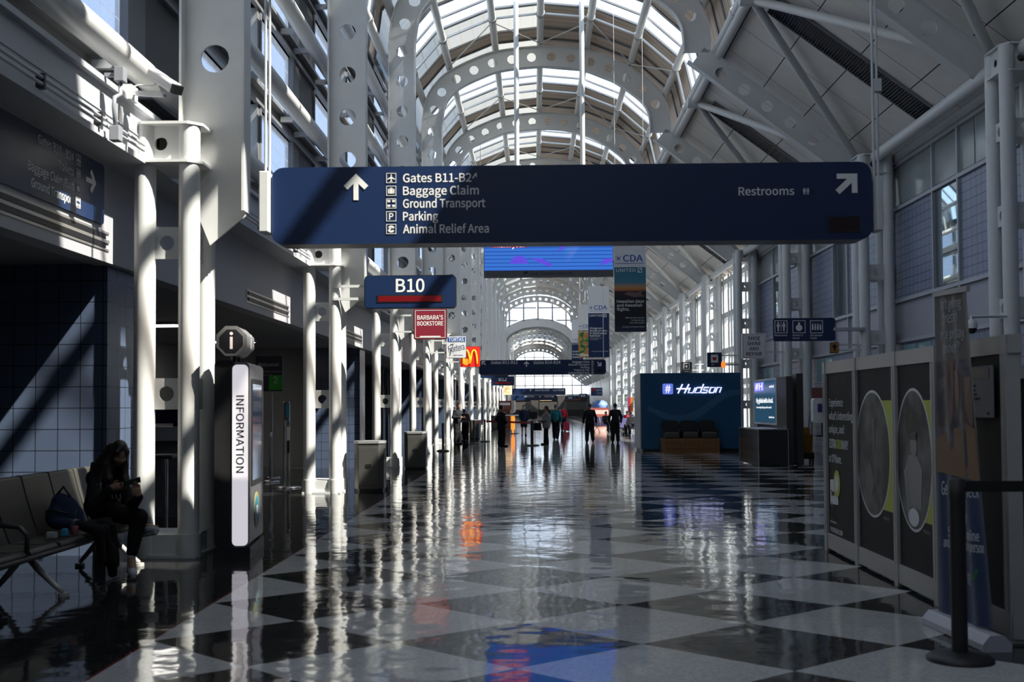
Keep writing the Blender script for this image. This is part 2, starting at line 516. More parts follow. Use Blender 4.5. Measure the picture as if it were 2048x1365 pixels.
f4 = MB(); flange(f4, np.linspace((4.32, 11.24), (8.50, 8.02), 3)); f4.build('rafter_bottom_flange', steel, rib0)
ribs = {}
for k in range(-4, KN+1):
    lab = ('white perforated steel arch %s along the hall from the entrance end' % (ORD[k-1] if k > 0 else '')) if k > 0 else 'white perforated steel arch overhead at the near end of the hall'
    if k == 1: rib0['label'] = lab; ribs[k] = rib0
    else: ribs[k] = dup(rib0, (0, RY(k), 0), label=lab)
    if k <= 0: ribs[k]['group'] = 'arches overhead at the near end'
# --- left columns: four tubes, tie plates with round holes, a cap and a plinth
def hplate(mb, a0, a1, z0, z1, c, axis, r=0.085, t=0.02):
    """upright plate with a round hole; spans a0..a1 across, at c on the other axis"""
    cx, cz, w, h = (a0+a1)/2, (z0+z1)/2, (a1-a0)/2, (z1-z0)/2
    per = [(math.cos(2*PI*i/16), math.sin(2*PI*i/16)) for i in range(16)]
    o = [(cx+p[0]/max(map(abs, p))*w, cz+p[1]/max(map(abs, p))*h) for p in per]
    n = [(cx+p[0]*r, cz+p[1]*r) for p in per]
    ring = [(i, (i+1)%16, 16+(i+1)%16, 16+i) for i in range(16)]
    V = (lambda a, z, d: (a, c+d, z)) if axis == 'y' else (lambda a, z, d: (c+d, a, z))
    for d in (-t/2, t/2): mb.add([V(a, z, d) for a, z in o+n], ring)
    mb.add([V(a, z, -t/2) for a, z in n]+[V(a, z, t/2) for a, z in n], ring, True)
    mb.add([V(a, z, -t/2) for a, z in o]+[V(a, z, t/2) for a, z in o], ring)
def column(name, xs, ys, r, ztop, plates, capz, cat, plinth=True, hole=0.085, three=False):
    t = thing(name, 'x', cat, (0, YC(1), 0), kind='structure')
    for i, x in enumerate(xs):
        for y in ys:
            if three and x == xs[0] and y == ys[1]: continue
            mb = MB().tube((x, y, 0.0), (x, y, ztop), r, 18)
            if plinth: mb.tube((x, y, 0.0), (x, y, 0.26), r+0.022, 18)
            mb.build('tube', steel, t)
    for z0, z1 in plates:
        mb = MB()
        hplate(mb, xs[0]+r*0.5, xs[1]-r*0.5, z0, z1, ys[0], 'y', hole)
        if not three: hplate(mb, xs[0]+r*0.5, xs[1]-r*0.5, z0, z1, ys[1], 'y', hole)
        for x in (xs[1:] if three else xs): hplate(mb, ys[0]+r*0.5, ys[1]-r*0.5, z0, z1, x, 'x', hole)
        mb.build('tie_plate', steel, t)
    if plinth:
        x0, x1, y0, y1 = xs[0]-0.07, xs[1]+0.07, ys[0]-0.07, ys[1]+0.07
        MB().box((x0, y0, 0), (x1, y1, 0.25)).box((x0-0.05, y0-0.05, 0), (x1+0.05, y1+0.05, 0.03)).build('plinth', steel, t)
    c0, c1 = capz
    x0, x1, y0, y1 = xs[0]-0.14, xs[1]+0.16, ys[0]-0.16, ys[1]+0.16
    mb = MB()
    for z in (c0, c1):
        ch = 0.14
        oc = [(x0+ch,y0),(x1-ch,y0),(x1,y0+ch),(x1,y1-ch),(x1-ch,y1),(x0+ch,y1),(x0,y1-ch),(x0,y0+ch)]
        mb.prism(oc, (0,0,z-0.015), (1,0,0), (0,1,0), (0,0,1), 0.03)
    hplate(mb, xs[0]-0.06, xs[1]-r*0.6, c0, c1, ys[0]-0.03, 'y', 0.075)
    hplate(mb, xs[0]-0.06, xs[1]-r*0.6, c0, c1, ys[1]+0.03, 'y', 0.075)
    hplate(mb, ys[0], ys[1], c0, c1, xs[0]-0.06, 'x', 0.075)
    mb.build('cap', steel, t)
    return t
cl = column('steel_column', (-4.37, -3.87), (0.0, 0.6), 0.118, 4.85, ((1.64, 1.99), (3.33, 3.69)), (4.41, 4.84), 'column', three=True)
for k in range(0, KN+1):
    c = cl if k == 1 else dup(cl, (0, YC(k), 0))
    c['label'] = ('white three-tube steel column on the left side, %s along from the bench' % ORD[k-1]) if k > 0 else 'white three-tube steel column on the left side, before the bench'
cl.location = (0, YC(1), 0)
cr_ = column('roof_column', (8.80, 9.46), (-0.8, -0.15), 0.14, 8.3, ((3.25, 3.62), (4.98, 5.38), (1.5, 1.85), (6.6, 6.95)), (7.82, 8.32), 'column', False, 0.10)
for k in range(0, KN+1):
    c = cr_ if k == 1 else dup(cr_, (0, YC(k), 0))
    c['label'] = 'grey-white four-tube steel column on the right side, %s along the hall' % (ORD[k])
cr_.location = (0, YC(1), 0)
# --- vault roof, one per bay
PX = [-4.42, -3.62, -2.5, -1.0, 0.45, 2.05, 3.5, 4.72, 5.18]
sk, pc = offcurve(0.50), offcurve(0.17)
def on(C, x, hi=True):
    """the point of an offset curve whose outer-curve partner lies nearest to x"""
    i = int(np.argmin(abs(C[:, 0]-x)+(C[:, 1] < 11.4)*9)); return C[i]
nodes_i = []
sel = np.where(OS[:, 1] > 11.5)[0]
arcd = np.concatenate([[0], np.cumsum(np.hypot(*np.diff(OS[sel], axis=0).T))])
for f in (0.0, 0.105, 0.22, 0.36, 0.49, 0.625, 0.76, 0.89, 1.0):
    nodes_i.append(sel[int(np.argmin(abs(arcd-f*arcd[-1])))])
SKN = [tuple(sk[i]) for i in nodes_i]
PCN = [tuple(pc[i]) for i in nodes_i]
vr = thing('vault_roof', 'x', 'roof', (0, RY(1), 0), kind='structure')
frp, clr, dk, bars = MB(), MB(), MB(), MB()
def facet(mb, a, b, f0, f1, t=0.0):
    mb.add([(a[0], f0*BAY, a[1]), (b[0], f0*BAY, b[1]), (b[0], f1*BAY, b[1]), (a[0], f1*BAY, a[1])], [(0, 1, 2, 3)])
for i in range(8):
    a, b = SKN[i], SKN[i+1]
    L = i < 4
    facet(dk, a, b, -0.03, 0.05)
    if L:
        facet(frp, a, b, 0.05, 0.41); facet(frp, a, b, 0.67, 0.92); facet(dk, a, b, 0.92, 0.97)
    else:
        facet(dk, a, b, 0.05, 0.41); facet(dk, a, b, 0.67, 0.97)
    facet(clr, a, b, 0.43, 0.54); facet(clr, a, b, 0.56, 0.65)
    for f in (0.05, 0.42, 0.55, 0.66, 0.92):
        bars.bar((a[0], f*BAY, a[1]-0.03), (b[0], f*BAY, b[1]-0.03), 0.18 if f in (0.42, 0.66) else 0.09, 0.06)
frp.build('skylight_pane', fritr, vr)
clr.build('clear_pane', clear, vr)
dk.build('metal_deck', deck, vr)
bars.build('glazing_bar', mull, vr)
for i in range(9):
    MB().tube((PCN[i][0], 0, PCN[i][1]), (PCN[i][0], BAY, PCN[i][1]), 0.125, 12, caps=False).build('purlin', steel, vr)
br = MB()
for i in range(8):
    a, b = PCN[i], PCN[i+1]
    for f in (0.67,):
        br.tube((a[0], f*BAY, a[1]), (b[0], f*BAY, b[1]), 0.045, 8)
        for p in (a, b): br.tube((p[0], f*BAY-0.12, p[1]), (p[0], f*BAY+0.12, p[1]), 0.15, 10)
    if 1 < i < 7:
        f0, f1 = (0.67, 0.97) if i % 2 else (0.97, 0.67)
        br.tube((a[0], f0*BAY, a[1]-0.12), (b[0], f1*BAY, b[1]-0.12), 0.022, 6)
br.build('tie_rod', steel, vr)
for k in range(-4, KN):
    c = vr if k == 1 else dup(vr, (0, RY(k), 0))
    c['label'] = 'barrel vault roof of skylights and brown decking, %s bay along the hall' % ORD[k+4]
vr.location = (0, RY(1), 0)
# --- sloped ceiling over the right aisle, its louvres and braces
CA, CB = (5.25, 11.62), (9.78, 8.22)
mb = MB().add([(CA[0], YB, CA[1]), (CB[0], YB, CB[1]), (CB[0], 200, CB[1]), (CA[0], 200, CA[1]), (CA[0]+.15, YB, CA[1]+.2), (CB[0]+.15, YB, CB[1]+.2), (CB[0]+.15, 200, CB[1]+.2), (CA[0]+.15, 200, CA[1]+.2)], [(0,1,2,3),(7,6,5,4),(0,4,5,1),(1,5,6,2),(2,6,7,3),(3,7,4,0)])
struct('ceiling', mb, rceil, 'sloped grey panel ceiling over the right side of the hall', 'ceiling')
sd = Vector((CB[0]-CA[0], 0, CB[1]-CA[1])); sL = sd.length; sd.normalize(); snn = Vector((-sd.z, 0, sd.x))*-1
lv = thing('ceiling_louvre', 'x', 'vent', (0, RY(1), 0), kind='structure')
fr, sl_ = MB(), MB()
y0, y1 = 4.15, 5.2
P = lambda s, y, o: Vector((CA[0], y, CA[1]))+sd*s+snn*o
fr.bar(P(0.6, y0, .03), P(sL-0.5, y0, .03), 0.05, 0.07, snn); fr.bar(P(0.6, y1, .03), P(sL-0.5, y1, .03), 0.05, 0.07, snn)
for i in range(64):
    s = 0.62+i*(sL-1.15)/63
    sl_.bar(P(s, y0, .035), P(s, y1, .035), 0.028, 0.06, snn)
fr.build('frame', mull, lv); sl_.build('slats', darkmetal, lv)
MB().box((0,0,0),(0.01,0.01,0.01)) 
bk = MB().add([P(0.6, y0, .008), P(sL-.5, y0, .008), P(sL-.5, y1, .008), P(0.6, y1, .008)], [(0,1,2,3)]); bk.build('backing', black, lv)
bp = thing('roof_brace', 'x', 'brace', (0, RY(1), 0), kind='structure')
MB().tube((5.2, 0, 11.45), (5.2, BAY, 11.45), 0.14, 14, caps=False).build('ridge_tube', steel, bp)
MB().tube((9.12, 0, 8.25), (9.12, BAY, 8.25), 0.15, 14, caps=False).build('eave_tube', steel, bp)
MB().tube((5.3, 4.65, 11.32), (8.95, 0.1, 8.42), 0.105, 12).build('diagonal_tube', steel, bp)
MB().tube((5.3, 4.75, 11.32), (8.95, BAY-0.1, 8.42), 0.105, 12).build('diagonal_tube', steel, bp)
MB().tube((4.95, 4.68, 11.35), (5.75, 4.68, 11.3), 0.16, 14).build('node_stub', steel, bp)
for k in range(0, KN):
    for src in (lv, bp):
        c = src if k == 1 else dup(src, (0, RY(k), 0))
        c['label'] = ('dark slatted louvre in the sloped ceiling, %s from the near end' if src is lv else 'white tube bracing under the sloped ceiling, %s bay from the near end') % ORD[k]
lv.location = bp.location = (0, RY(1), 0)
# --- left clerestory wall, one window per bay
XL = -4.95
wl = thing('window_1', 'x', 'window', (0, YC(1), 0), kind='structure')
panes, clad, frm, cl2 = MB(), MB(), MB(), MB()
rows = [(5.62, 7.02), (7.38, 8.74), (9.08, 10.44), (10.78, 12.1)]
segs = [(0.8, 1.4, 'f'), (1.4, 3.0, 'd'), (3.0, 5.9, 'g'), (5.9, 6.15, 'f'), (6.15, 7.1, 'c'), (7.1, 7.3, 'f'), (7.3, 10.0, 'g')]
for z0, z1 in rows:
    for a, b, t in segs:
        if t == 'g':
            panes.add([(XL, a, z0), (XL, b, z0), (XL, b, z1), (XL, a, z1)], [(0,1,2,3)])
            for e in (a, b): frm.box((XL-0.05, e-0.05, z0), (XL+0.10, e+0.05, z1))
        elif t == 'c':
            cl2.add([(XL, a, z0), (XL, b, z0), (XL, b, z1), (XL, a, z1)], [(0,1,2,3)])
            frm.box((XL-0.03, (a+b)/2-0.02, z0), (XL+0.05, (a+b)/2+0.02, z1))
        elif t == 'd': clad.box((XL-0.1, a, z0), (XL+0.06, b, z1))
        else: frm.box((XL-0.08, a, z0), (XL+0.08, b, z1))
for z0, z1 in ((5.0, 5.62), (7.02, 7.38), (8.74, 9.08), (10.44, 10.78), (12.1, 12.35)):
    clad.box((XL-0.12, 0.8, z0), (XL+0.04, 10.0, z1))
    frm.box((XL-0.05, 0.8, z1-0.07), (XL+0.16, 10.0, z1)); frm.box((XL-0.05, 0.8, z0), (XL+0.12, 10.0, z0+0.06))
panes.build('fritted_pane', frit, wl); cl2.build('clear_pane', clear, wl); clad.build('cladding', darkpan, wl); frm.build('frame', mull, wl)
for z in (5.45, 7.2, 8.92, 10.62):
    MB().tube((-4.42, 0.3, z), (-4.42, BAY+0.3, z), 0.15, 16, caps=False).build('rail_tube', steel, wl)
    mb = MB()
    for y in (0.9, 3.1, 5.95, 8.9): mb.box((-4.86, y-0.04, z-0.05), (-4.42, y+0.04, z+0.05))
    mb.build('bracket', steelg, wl)
for k in range(-4, KN):
    if k == 1: c = wl
    else:
        c = dup(wl, (0, YC(k), 0)); c.name = 'window_%d' % (k+5)
    c['label'] = 'left clerestory window band of fritted glass and dark panels, %s bay along' % ORD[k+4]
wl.name = 'window_6'
# --- left side below the clerestory: beam, fascia, soffit, back wall, tiled piers
mb = MB().box((-4.75, YB, 4.45), (-4.42, YF, 5.0)).box((-4.9, YB, 4.38), (-4.32, YF, 4.45)).box((-4.9, YB, 4.98), (-4.36, YF, 5.04)).box((-4.44, YB, 4.70), (-4.41, YF, 4.715))
struct('beam', mb, steelg, 'long grey steel edge beam above the left fascia', 'beam')
mb = MB().box((-5.0, YB, 3.28), (-4.75, YF, 4.40))
struct('trim_1', mb, fascia_m, 'grey fascia band over the gate openings on the left', 'fascia')
sm = thing('fascia_vent', 'x', 'vent', (0, YC(1), 0), kind='structure')
a = MB()
for z in (3.43, 3.53): a.box((-4.77, 6.0, z), (-4.735, 9.0, z+0.055))
a.build('slot', black, sm)
a = MB().box((-4.76, 5.9, 3.40), (-4.74, 9.1, 3.425)).box((-4.76, 5.9, 3.49), (-4.735, 9.1, 3.525)).box((-4.76, 5.9, 3.59), (-4.74, 9.1, 3.615)); a.build('frame', pm('satin_metal', (0.5,0.48,0.45), 0.3, 0.7), sm)
for k in range(0, KN):
    c = sm if k == 1 else dup(sm, (0, YC(k), 0))
    c['label'] = 'long double slot air vent in the left fascia, %s bay along' % ORD[k]
sm.location = (0, YC(1), 0)
struct('ceiling_left', MB().box((-9.6, YB, 3.3), (-4.76, YF, 3.45)), soff_m, 'low dark ceiling over the gate area on the left', 'ceiling')
struct('wall_left', MB().box((-9.8, YB, 0), (-9.5, YF, 3.4)), pm('gate_back_wall', (0.4, 0.39, 0.38), 0.6), 'dim back wall of the gate area on the left', 'wall')
pw = MB().box((-6.35, 0.15, 0), (-4.85, 1.1, 3.3))
gatew = pm('warm_grey_gate_wall', (0.5, 0.49, 0.47), 0.6)
pier = tag(pw.build('tiled_pier_wall', blutile, None), 'x', 'wall', None, 'structure')
for k in (1, 3, 5, 7, 9, 11, 13):
    c = pier if k == 1 else pier.copy()
    if k != 1: COL.objects.link(c)
    c.location = (0, YC(k), 0)
    c['label'] = 'blue tiled pier wall behind a column on the left, %s along' % ORD[(k-1)//2]
    struct('gate_wall', MB().box((-9.5, YC(k)+.6, 0), (-6.35, YC(k)+.8, 3.3)), gatew, 'grey wall between gate areas on the left, %s along' % ORD[(k-1)//2], 'wall')
# --- right wall
XR = 9.8
wr = thing('wall_right', 'x', 'wall', (0, YC(1), 0), kind='structure')
pan, til, fro, fm, gl = MB(), MB(), MB(), MB(), MB()
pan.box((XR, -0.2, 0), (XR+0.2, 9.0, 8.4))
til.box((XR-0.03, 5.9, 4.45), (XR, 8.9, 6.82)); til.box((XR-0.03, 0.0, 4.45), (XR, 4.1, 6.82)); til.box((XR-0.03, 0.0, 0.1), (XR, 8.9, 3.3))
fro.box((XR-0.02, 0.0, 6.98), (XR, 3.2, 8.0)); fro.box((XR-0.02, 3.3, 6.98), (XR, 5.8, 8.0)); fro.box((XR-0.02, 5.9, 6.98), (XR, 8.9, 8.0))
gl.box((XR-0.03, 4.25, 4.5), (XR, 5.75, 6.8))
for y in (-0.1, 4.17, 5.82, 8.95): fm.box((XR-0.09, y-0.04, 3.3), (XR, y+0.04, 8.1))
for z in (4.40, 6.87, 8.05, 3.32): fm.box((XR-0.10, -0.2, z-0.04), (XR, 9.0, z+0.05))
fm.box((XR-0.16, -0.2, 8.1), (XR, 9.0, 8.3))
tl_ = MB().box((XR-0.04, 6.2, 2.45), (XR, 7.1, 3.2)).box((XR-0.04, 7.3, 2.45), (XR, 8.2, 3.2))
pan.build('panel', rwall, wr); til.build('tile_field', walltile, wr); fro.build('frosted_pane', frost, wr); fm.build('frame', steelg, wr)
mm, nt, b = newmat('mirror_glass'); b.inputs['Base Color'].default_value = (0.35, 0.42, 0.45, 1); b.inputs['Metallic'].default_value = 0.9; b.inputs['Roughness'].default_value = 0.02
gl.build('mirror_pane', mm, wr); tl_.build('teal_pane', pm('teal_glass', (0.22, 0.36, 0.38), 0.1), wr)
for k in range(-4, 5):
    c = wr if k == 1 else dup(wr, (0, YC(k), 0))
    c['label'] = 'tiled and panelled wall bay on the right side, %s along the hall' % ORD[k+4]
wr.location = (0, YC(1), 0)
wi = thing('window_25', 'x', 'window', (0, YC(5), 0), kind='structure')
g2, f2_ = MB(), MB()
g2.add([(XR+0.02, -0.2, 0.3), (XR+0.02, 9.0, 0.3), (XR+0.02, 9.0, 8.1), (XR+0.02, -0.2, 8.1)], [(0,1,2,3)])
for y in (-0.2, 1.3, 2.1, 3.6, 4.4, 5.9, 6.7, 8.2, 9.0): f2_.box((XR-0.16, y-0.22, 0), (XR+0.1, y+0.22, 8.2))
for z in (0.15, 2.3, 2.75, 4.4, 6.2, 7.9): f2_.box((XR-0.14, -0.4, z-0.14), (XR+0.08, 9.2, z+0.14))
g2.build('pane', clear, wi); f2_.build('frame', steel, wi)
for k in range(5, KN):
    c = wi if k == 5 else dup(wi, (0, YC(k), 0)); c.name = 'window_%d' % (20+k)
    c['label'] = 'tall white framed window bay on the right, %s beyond the blue shop wall' % ORD[k-5]
# --- ends
struct('wall_near', MB().box((-10, -33.9, -0.2), (10, -33.5, 15.6)), rwall, 'grey end wall at the entrance end of the hall', 'wall')
# far: lower vault beyond a clerestory
ZL = -3.05
far = []
for i in range(8):
    y = YF+1.6+i*8.0
    c = dup(rib0, (0, y, ZL), label='white perforated arch of the lower far vault, %s inside' % ORD[i]); far.append(c)
for i in range(7):
    dup(vr, (0, YF+1.4+i*BAY, ZL), label='roof bay of the lower far vault, %s inside' % ORD[i])
fb = MB(); flange(fb, (OS+NI*0.1)[OS[:, 1] > 4][::4]+np.array([0, ZL]), 0.6, 0.9)
fo = struct('arch_surround', fb, steel, 'broad white band round the mouth of the lower far vault', 'arch'); fo.location = (0, YF+0.9, 0)
clg, clb = MB(), MB()
low = offcurve(0.5)+np.array([0, ZL]); hi = OS
def zlow(x):
    m = low[low[:, 1] > 8.2]; return float(np.interp(x, m[np.argsort(m[:, 0]), 0], m[np.argsort(m[:, 0]), 1], left=8.2, right=8.2))
xs_ = np.linspace(-4.0, 4.9, 25)
for a, b in zip(xs_[:-1], xs_[1:]):
    clg.add([(a, 0, zlow(a)), (b, 0, zlow(b)), (b, 0, 14.6), (a, 0, 14.6)], [(0,1,2,3)])
for x in (-3.0, -1.3, 0.4, 2.1, 3.7): clb.box((x-0.07, -0.08, max(8.2, zlow(x)-0.3)), (x+0.07, 0.02, 14.4))
for z in (10.2, 11.8, 13.3): 
    xx = [x for x in xs_ if zlow(x) < z]
    l = [x for x in xx if x < 0.4]; r = [x for x in xx if x >= 0.4]
    for seg in (l, r):
        if seg: clb.box((min(seg)-0.1, -0.07, z-0.06), (max(seg)+0.1, 0.02, z+0.06))
wf = thing('window_40', 'gridded clerestory window above the lower far vault', 'window', (0, YF+0.35, 0), kind='structure')
clg.build('pane', fritmat('far_window_glass', 'XZ', (0.42, 0.42), 0.06, 0.75, (0.95, 0.97, 1.0), (0.9, 0.9, 0.9)), wf); clb.build('frame', mull, wf)
struct('wall_far_left', MB().box((-5.4, YF+0.6, 0), (-5.1, 204, 9.5)), steel, 'white left wall of the lower far vault', 'wall')
struct('wall_far_right', MB().box((9.8, YF, 0), (10.0, 204, 9.0)), steel, 'white right wall of the far hall', 'wall')
struct('wall_far', MB().box((-10, 203, 0), (10, 204, 3.6)), pm('food_hall_dark', (0.04, 0.038, 0.036), 0.7), 'dark food hall wall at the far end', 'wall')
we = thing('window_41', 'large gridded end window over the far food hall', 'window', (0, 203.5, 0), kind='structure')
MB().add([(-5.2, 0, 3.6), (9.8, 0, 3.6), (9.8, 0, 11.6), (-5.2, 0, 11.6)], [(0,1,2,3)]).build('pane', MATS['far_window_glass'], we)
e = MB()
for i in range(9): e.box((-5.2+i*1.7-0.08, -0.1, 3.6), (-5.2+i*1.7+0.08, 0, 11.6))
for z in (3.7, 5.4, 7.1, 8.8, 10.5): e.box((-5.2, -0.1, z-0.08), (9.8, 0, z+0.08))
e.build('frame', mull, we)

def roofz(x, y=0):
    """height of the roof or ceiling over x"""
    if x > 5.3: return CA[1]-(x-CA[0])*(CA[1]-CB[1])/(CB[0]-CA[0])
    m = sk[sk[:, 1] > 11.6]; m = m[np.argsort(m[:, 0])]
    return float(np.interp(x, m[:, 0], m[:, 1]))+(ZL if y > YF+1 else 0)
# ---------------------------------------------------------------- signs and boards
red_led = pm('red_led_display', (0.12, 0.004, 0.006), 0.3, emit=(0.55, 0.01, 0.015, 0.08))
dark_led = pm('unlit_led_display', (0.015, 0.004, 0.005), 0.3)
maroon = pm('maroon_sign', (0.22, 0.012, 0.03), 0.5)
whitep = pm('white_sign_panel', (0.72, 0.72, 0.74), 0.45)
inkblue = pm('blue_ink', (0.02, 0.10, 0.36), 0.5)
inkblk = pm('black_ink', (0.01, 0.01, 0.012), 0.5)
def outline(F, mb, x0, y0, x1, y1, w, off=0.001, t=0.004):
    for q in ((x0,y0,x1,y0+w), (x0,y1-w,x1,y1), (x0,y0+w,x0+w,y1-w), (x1-w,y0+w,x1,y1-w)):
        F.poly(mb, [(q[0],q[1]),(q[2],q[1]),(q[2],q[3]),(q[0],q[3])], off, t)
def rectp(F, mb, x0, y0, x1, y1, off=0.001, t=0.004):
    F.poly(mb, [(x0,y0),(x1,y0),(x1,y1),(x0,y1)], off, t)
PLANE = [(0,.5),(.06,.42),(.06,.15),(.5,-.12),(.5,-.22),(.06,-.08),(.06,-.35),(.17,-.44),(.17,-.5),(0,-.45),(-.17,-.5),(-.17,-.44),(-.06,-.35),(-.06,-.08),(-.5,-.22),(-.5,-.12),(-.06,.15),(-.06,.42)]
ARROW = [(0,.5),(.5,.02),(.34,-.13),(.1,.1),(.1,-.55),(-.1,-.55),(-.1,.1),(-.34,-.13),(-.5,.02)]
def shape(F, mb, poly, u, v, w, h=None, rot=0, off=0.002, t=0.004):
    if poly is ARROW: mb.new()
    h = h or w; c, s_ = math.cos(rot), math.sin(rot)
    F.poly(mb, [(u+(a*c-b*s_)*w, v+(a*s_+b*c)*h) for a, b in poly], off, t)
def pict(F, mb, kind, u, v, s, frame=True):
    """an outlined square pictogram, s metres wide, centred at (u, v)"""
    mb.new()
    if frame: outline(F, mb, u-s/2, v-s/2, u+s/2, v+s/2, s*0.05)
    if kind == 'plane': shape(F, mb, PLANE, u, v, s*0.8)
    elif kind == 'bag':
        for a, b in ((-.32,-.2),(-.16,.16),(.2,.32)): rectp(F, mb, u+a*s, v-.28*s, u+b*s, v+.2*s)
        outline(F, mb, u-.12*s, v+.18*s, u+.12*s, v+.32*s, s*.05)
    elif kind == 'transport':
        for dx in (-.24, .24):
            for dy in (-.24, .24):
                rectp(F, mb, u+(dx-.15)*s, v+(dy-.06)*s, u+(dx+.15)*s, v+(dy+.12)*s)
                rectp(F, mb, u+(dx-.1)*s, v+(dy-.13)*s, u+(dx-.04)*s, v+(dy-.06)*s); rectp(F, mb, u+(dx+.04)*s, v+(dy-.13)*s, u+(dx+.1)*s, v+(dy-.06)*s)
    elif kind == 'P': F.text(mb, 'P', u, v, s*0.62, 'c', 0.03)
    elif kind == 'paw':
        F.poly(mb, [(u+math.cos(a)*s*.36, v+math.sin(a)*s*.36) for a in np.linspace(.3, 2.6, 9)]+[(u+math.cos(a)*s*.15, v+math.sin(a)*s*.15) for a in np.linspace(2.6, .3, 9)], .002)
        F.poly(mb, [(u+math.cos(a)*s*.36, v+math.sin(a)*s*.36) for a in np.linspace(3.4, 5.8, 9)]+[(u+math.cos(a)*s*.15, v+math.sin(a)*s*.15) for a in np.linspace(5.8, 3.4, 9)], .002)
        F.poly(mb, circ(u-.12*s, v+.05*s, .13*s, 10), .002)
    elif kind == 'toilet':
        for dx in (-.22, .22):
            F.poly(mb, circ(u+dx*s, v+.3*s, .075*s, 10), .002)
            rectp(F, mb, u+(dx-.12)*s, v-.02*s, u+(dx+.12)*s, v+.2*s); rectp(F, mb, u+(dx-.06)*s, v-.36*s, u+(dx+.06)*s, v-.02*s)
        rectp(F, mb, u-.02*s, v-.36*s, u+.02*s, v+.36*s)
    elif kind == 'nurse':
        F.poly(mb, circ(u, v+.26*s, .09*s, 10), .002); F.poly(mb, circ(u, v-.08*s, .26*s, 14), .002)
    elif kind == 'family':
        for i, dx in enumerate((-.3, -.1, .1, .3)):
            k = .8 if i == 3 else 1
            F.poly(mb, circ(u+dx*s, v+.2*s*k, .055*s, 8), .002); rectp(F, mb, u+(dx-.06)*s, v-.25*s, u+(dx+.06)*s, v+.13*s*k)
def board(name, label, cat, rect, Y, thick=0.2, face=None, rr=0.08, group=None, housing=None, lip=0.0):
    """a sign box hung square across the hall; returns (root, Face, u0, v0, u1, v1)"""
    F = Face('-y', Y)
    u0, v0, u1, v1 = F.rect(*rect)
    t = thing(name, label, cat, group=group)
    mb = MB(); F.poly(mb, rrect(u0-lip, v0-lip, u1+lip, v1+lip, rr+lip), -thick, thick); mb.build('housing', housing or darkmetal, t)
    mb = MB(); F.poly(mb, rrect(u0, v0, u1, v1, rr), 0.0, 0.005); mb.build('face_panel', face or navy, t)
    F.o = F.o+F.n*0.005
    return t, F, u0, v0, u1, v1
def rods(t, xs, Y, z0, z1, r=0.014):
    for x in xs: MB().tube((x, Y, z0), (x, Y, roofz(x, Y)+.02), r, 8).build('hanger_rod', steel, t)
# main overhead sign
t, F, u0, v0, u1, v1 = board('overhead_sign', 'long navy overhead sign with gate, parking and restroom directions, hung nearest the entrance', 'sign', (543, 336, 1745, 479), 11.0, 0.30, rr=0.12)
mb = MB()
px = lambda a, b: F.px(a, b)
for body, y in (('Gates B11-B24', 356.5), ('Baggage Claim', 382), ('Ground Transport', 407.5), ('Parking', 433), ('Animal Relief Area', 458.5)):
    u, v = px(806, y)
    w = {'Gates B11-B24': 151, 'Baggage Claim': 153, 'Ground Transport': 166, 'Parking': 71, 'Animal Relief Area': 173}[body]*11/2250
    F.text(mb, body, u, v, 0.082, 'l', 0.018, w)
u, v = px(1477, 383); F.text(mb, 'Restrooms', u, v, 0.078, 'l', 0.014, 111*11/2250)
mb.build('lettering', white, t)
mb = MB(); u, v = px(712, 373); shape(F, mb, ARROW, u, v, 0.245, 0.25)
u, v = px(1694, 367); mb.new()
F.poly(mb, [(u-.10, v+.095), (u+.10, v+.095), (u+.10, v-.095), (u+.045, v-.095), (u+.045, v+.005), (u-.075, v-.105), (u-.115, v-.065), (u+.0, v+.045), (u-.10, v+.045)], 0.002)
mb.build('arrow', white, t)
mb = MB()
for k, y in (('plane', 356.5), ('bag', 382), ('transport', 407.5), ('P', 433), ('paw', 458.5)):
    u, v = px(782.5, y); pict(F, mb, k, u, v, 0.098)
u, v = px(1612, 383); pict(F, mb, 'toilet', u, v, 0.085, False)
mb.build('pictogram', white, t)
mb = MB(); a = F.rect(1659, 436, 1718, 462); rectp(F, mb, *a); mb.build('display', dark_led, t)
mb = MB(); outline(F, mb, a[0]-.012, a[1]-.012, a[2]+.012, a[3]+.012, 0.012, 0.001, 0.008); mb.build('display_frame', black, t)
for a, b, ya, yb in ((522, 541, 346, 467), (1747, 1762, 355, 463)):
    r_ = F.rect(a, ya, b, yb)
    MB().box((r_[0], 10.9, r_[1]), (r_[2], 11.12, r_[3])).build('end_bracket', steel, t, 0.01)
for x in (F.px(530, 300)[0], F.px(538, 300)[0], F.px(1748.5, 300)[0], F.px(1757, 300)[0]):
    MB().tube((x, 11.02, v1-0.15), (x, 11.02, roofz(x)+.02), 0.013, 8).build('hanger_rod', steel, t)
MB().box((F.px(1746,0)[0], 10.99, F.px(0,203)[1]), (F.px(1760,0)[0], 11.05, F.px(0,178)[1])).build('rod_clamp', steel, t)
settle(t)
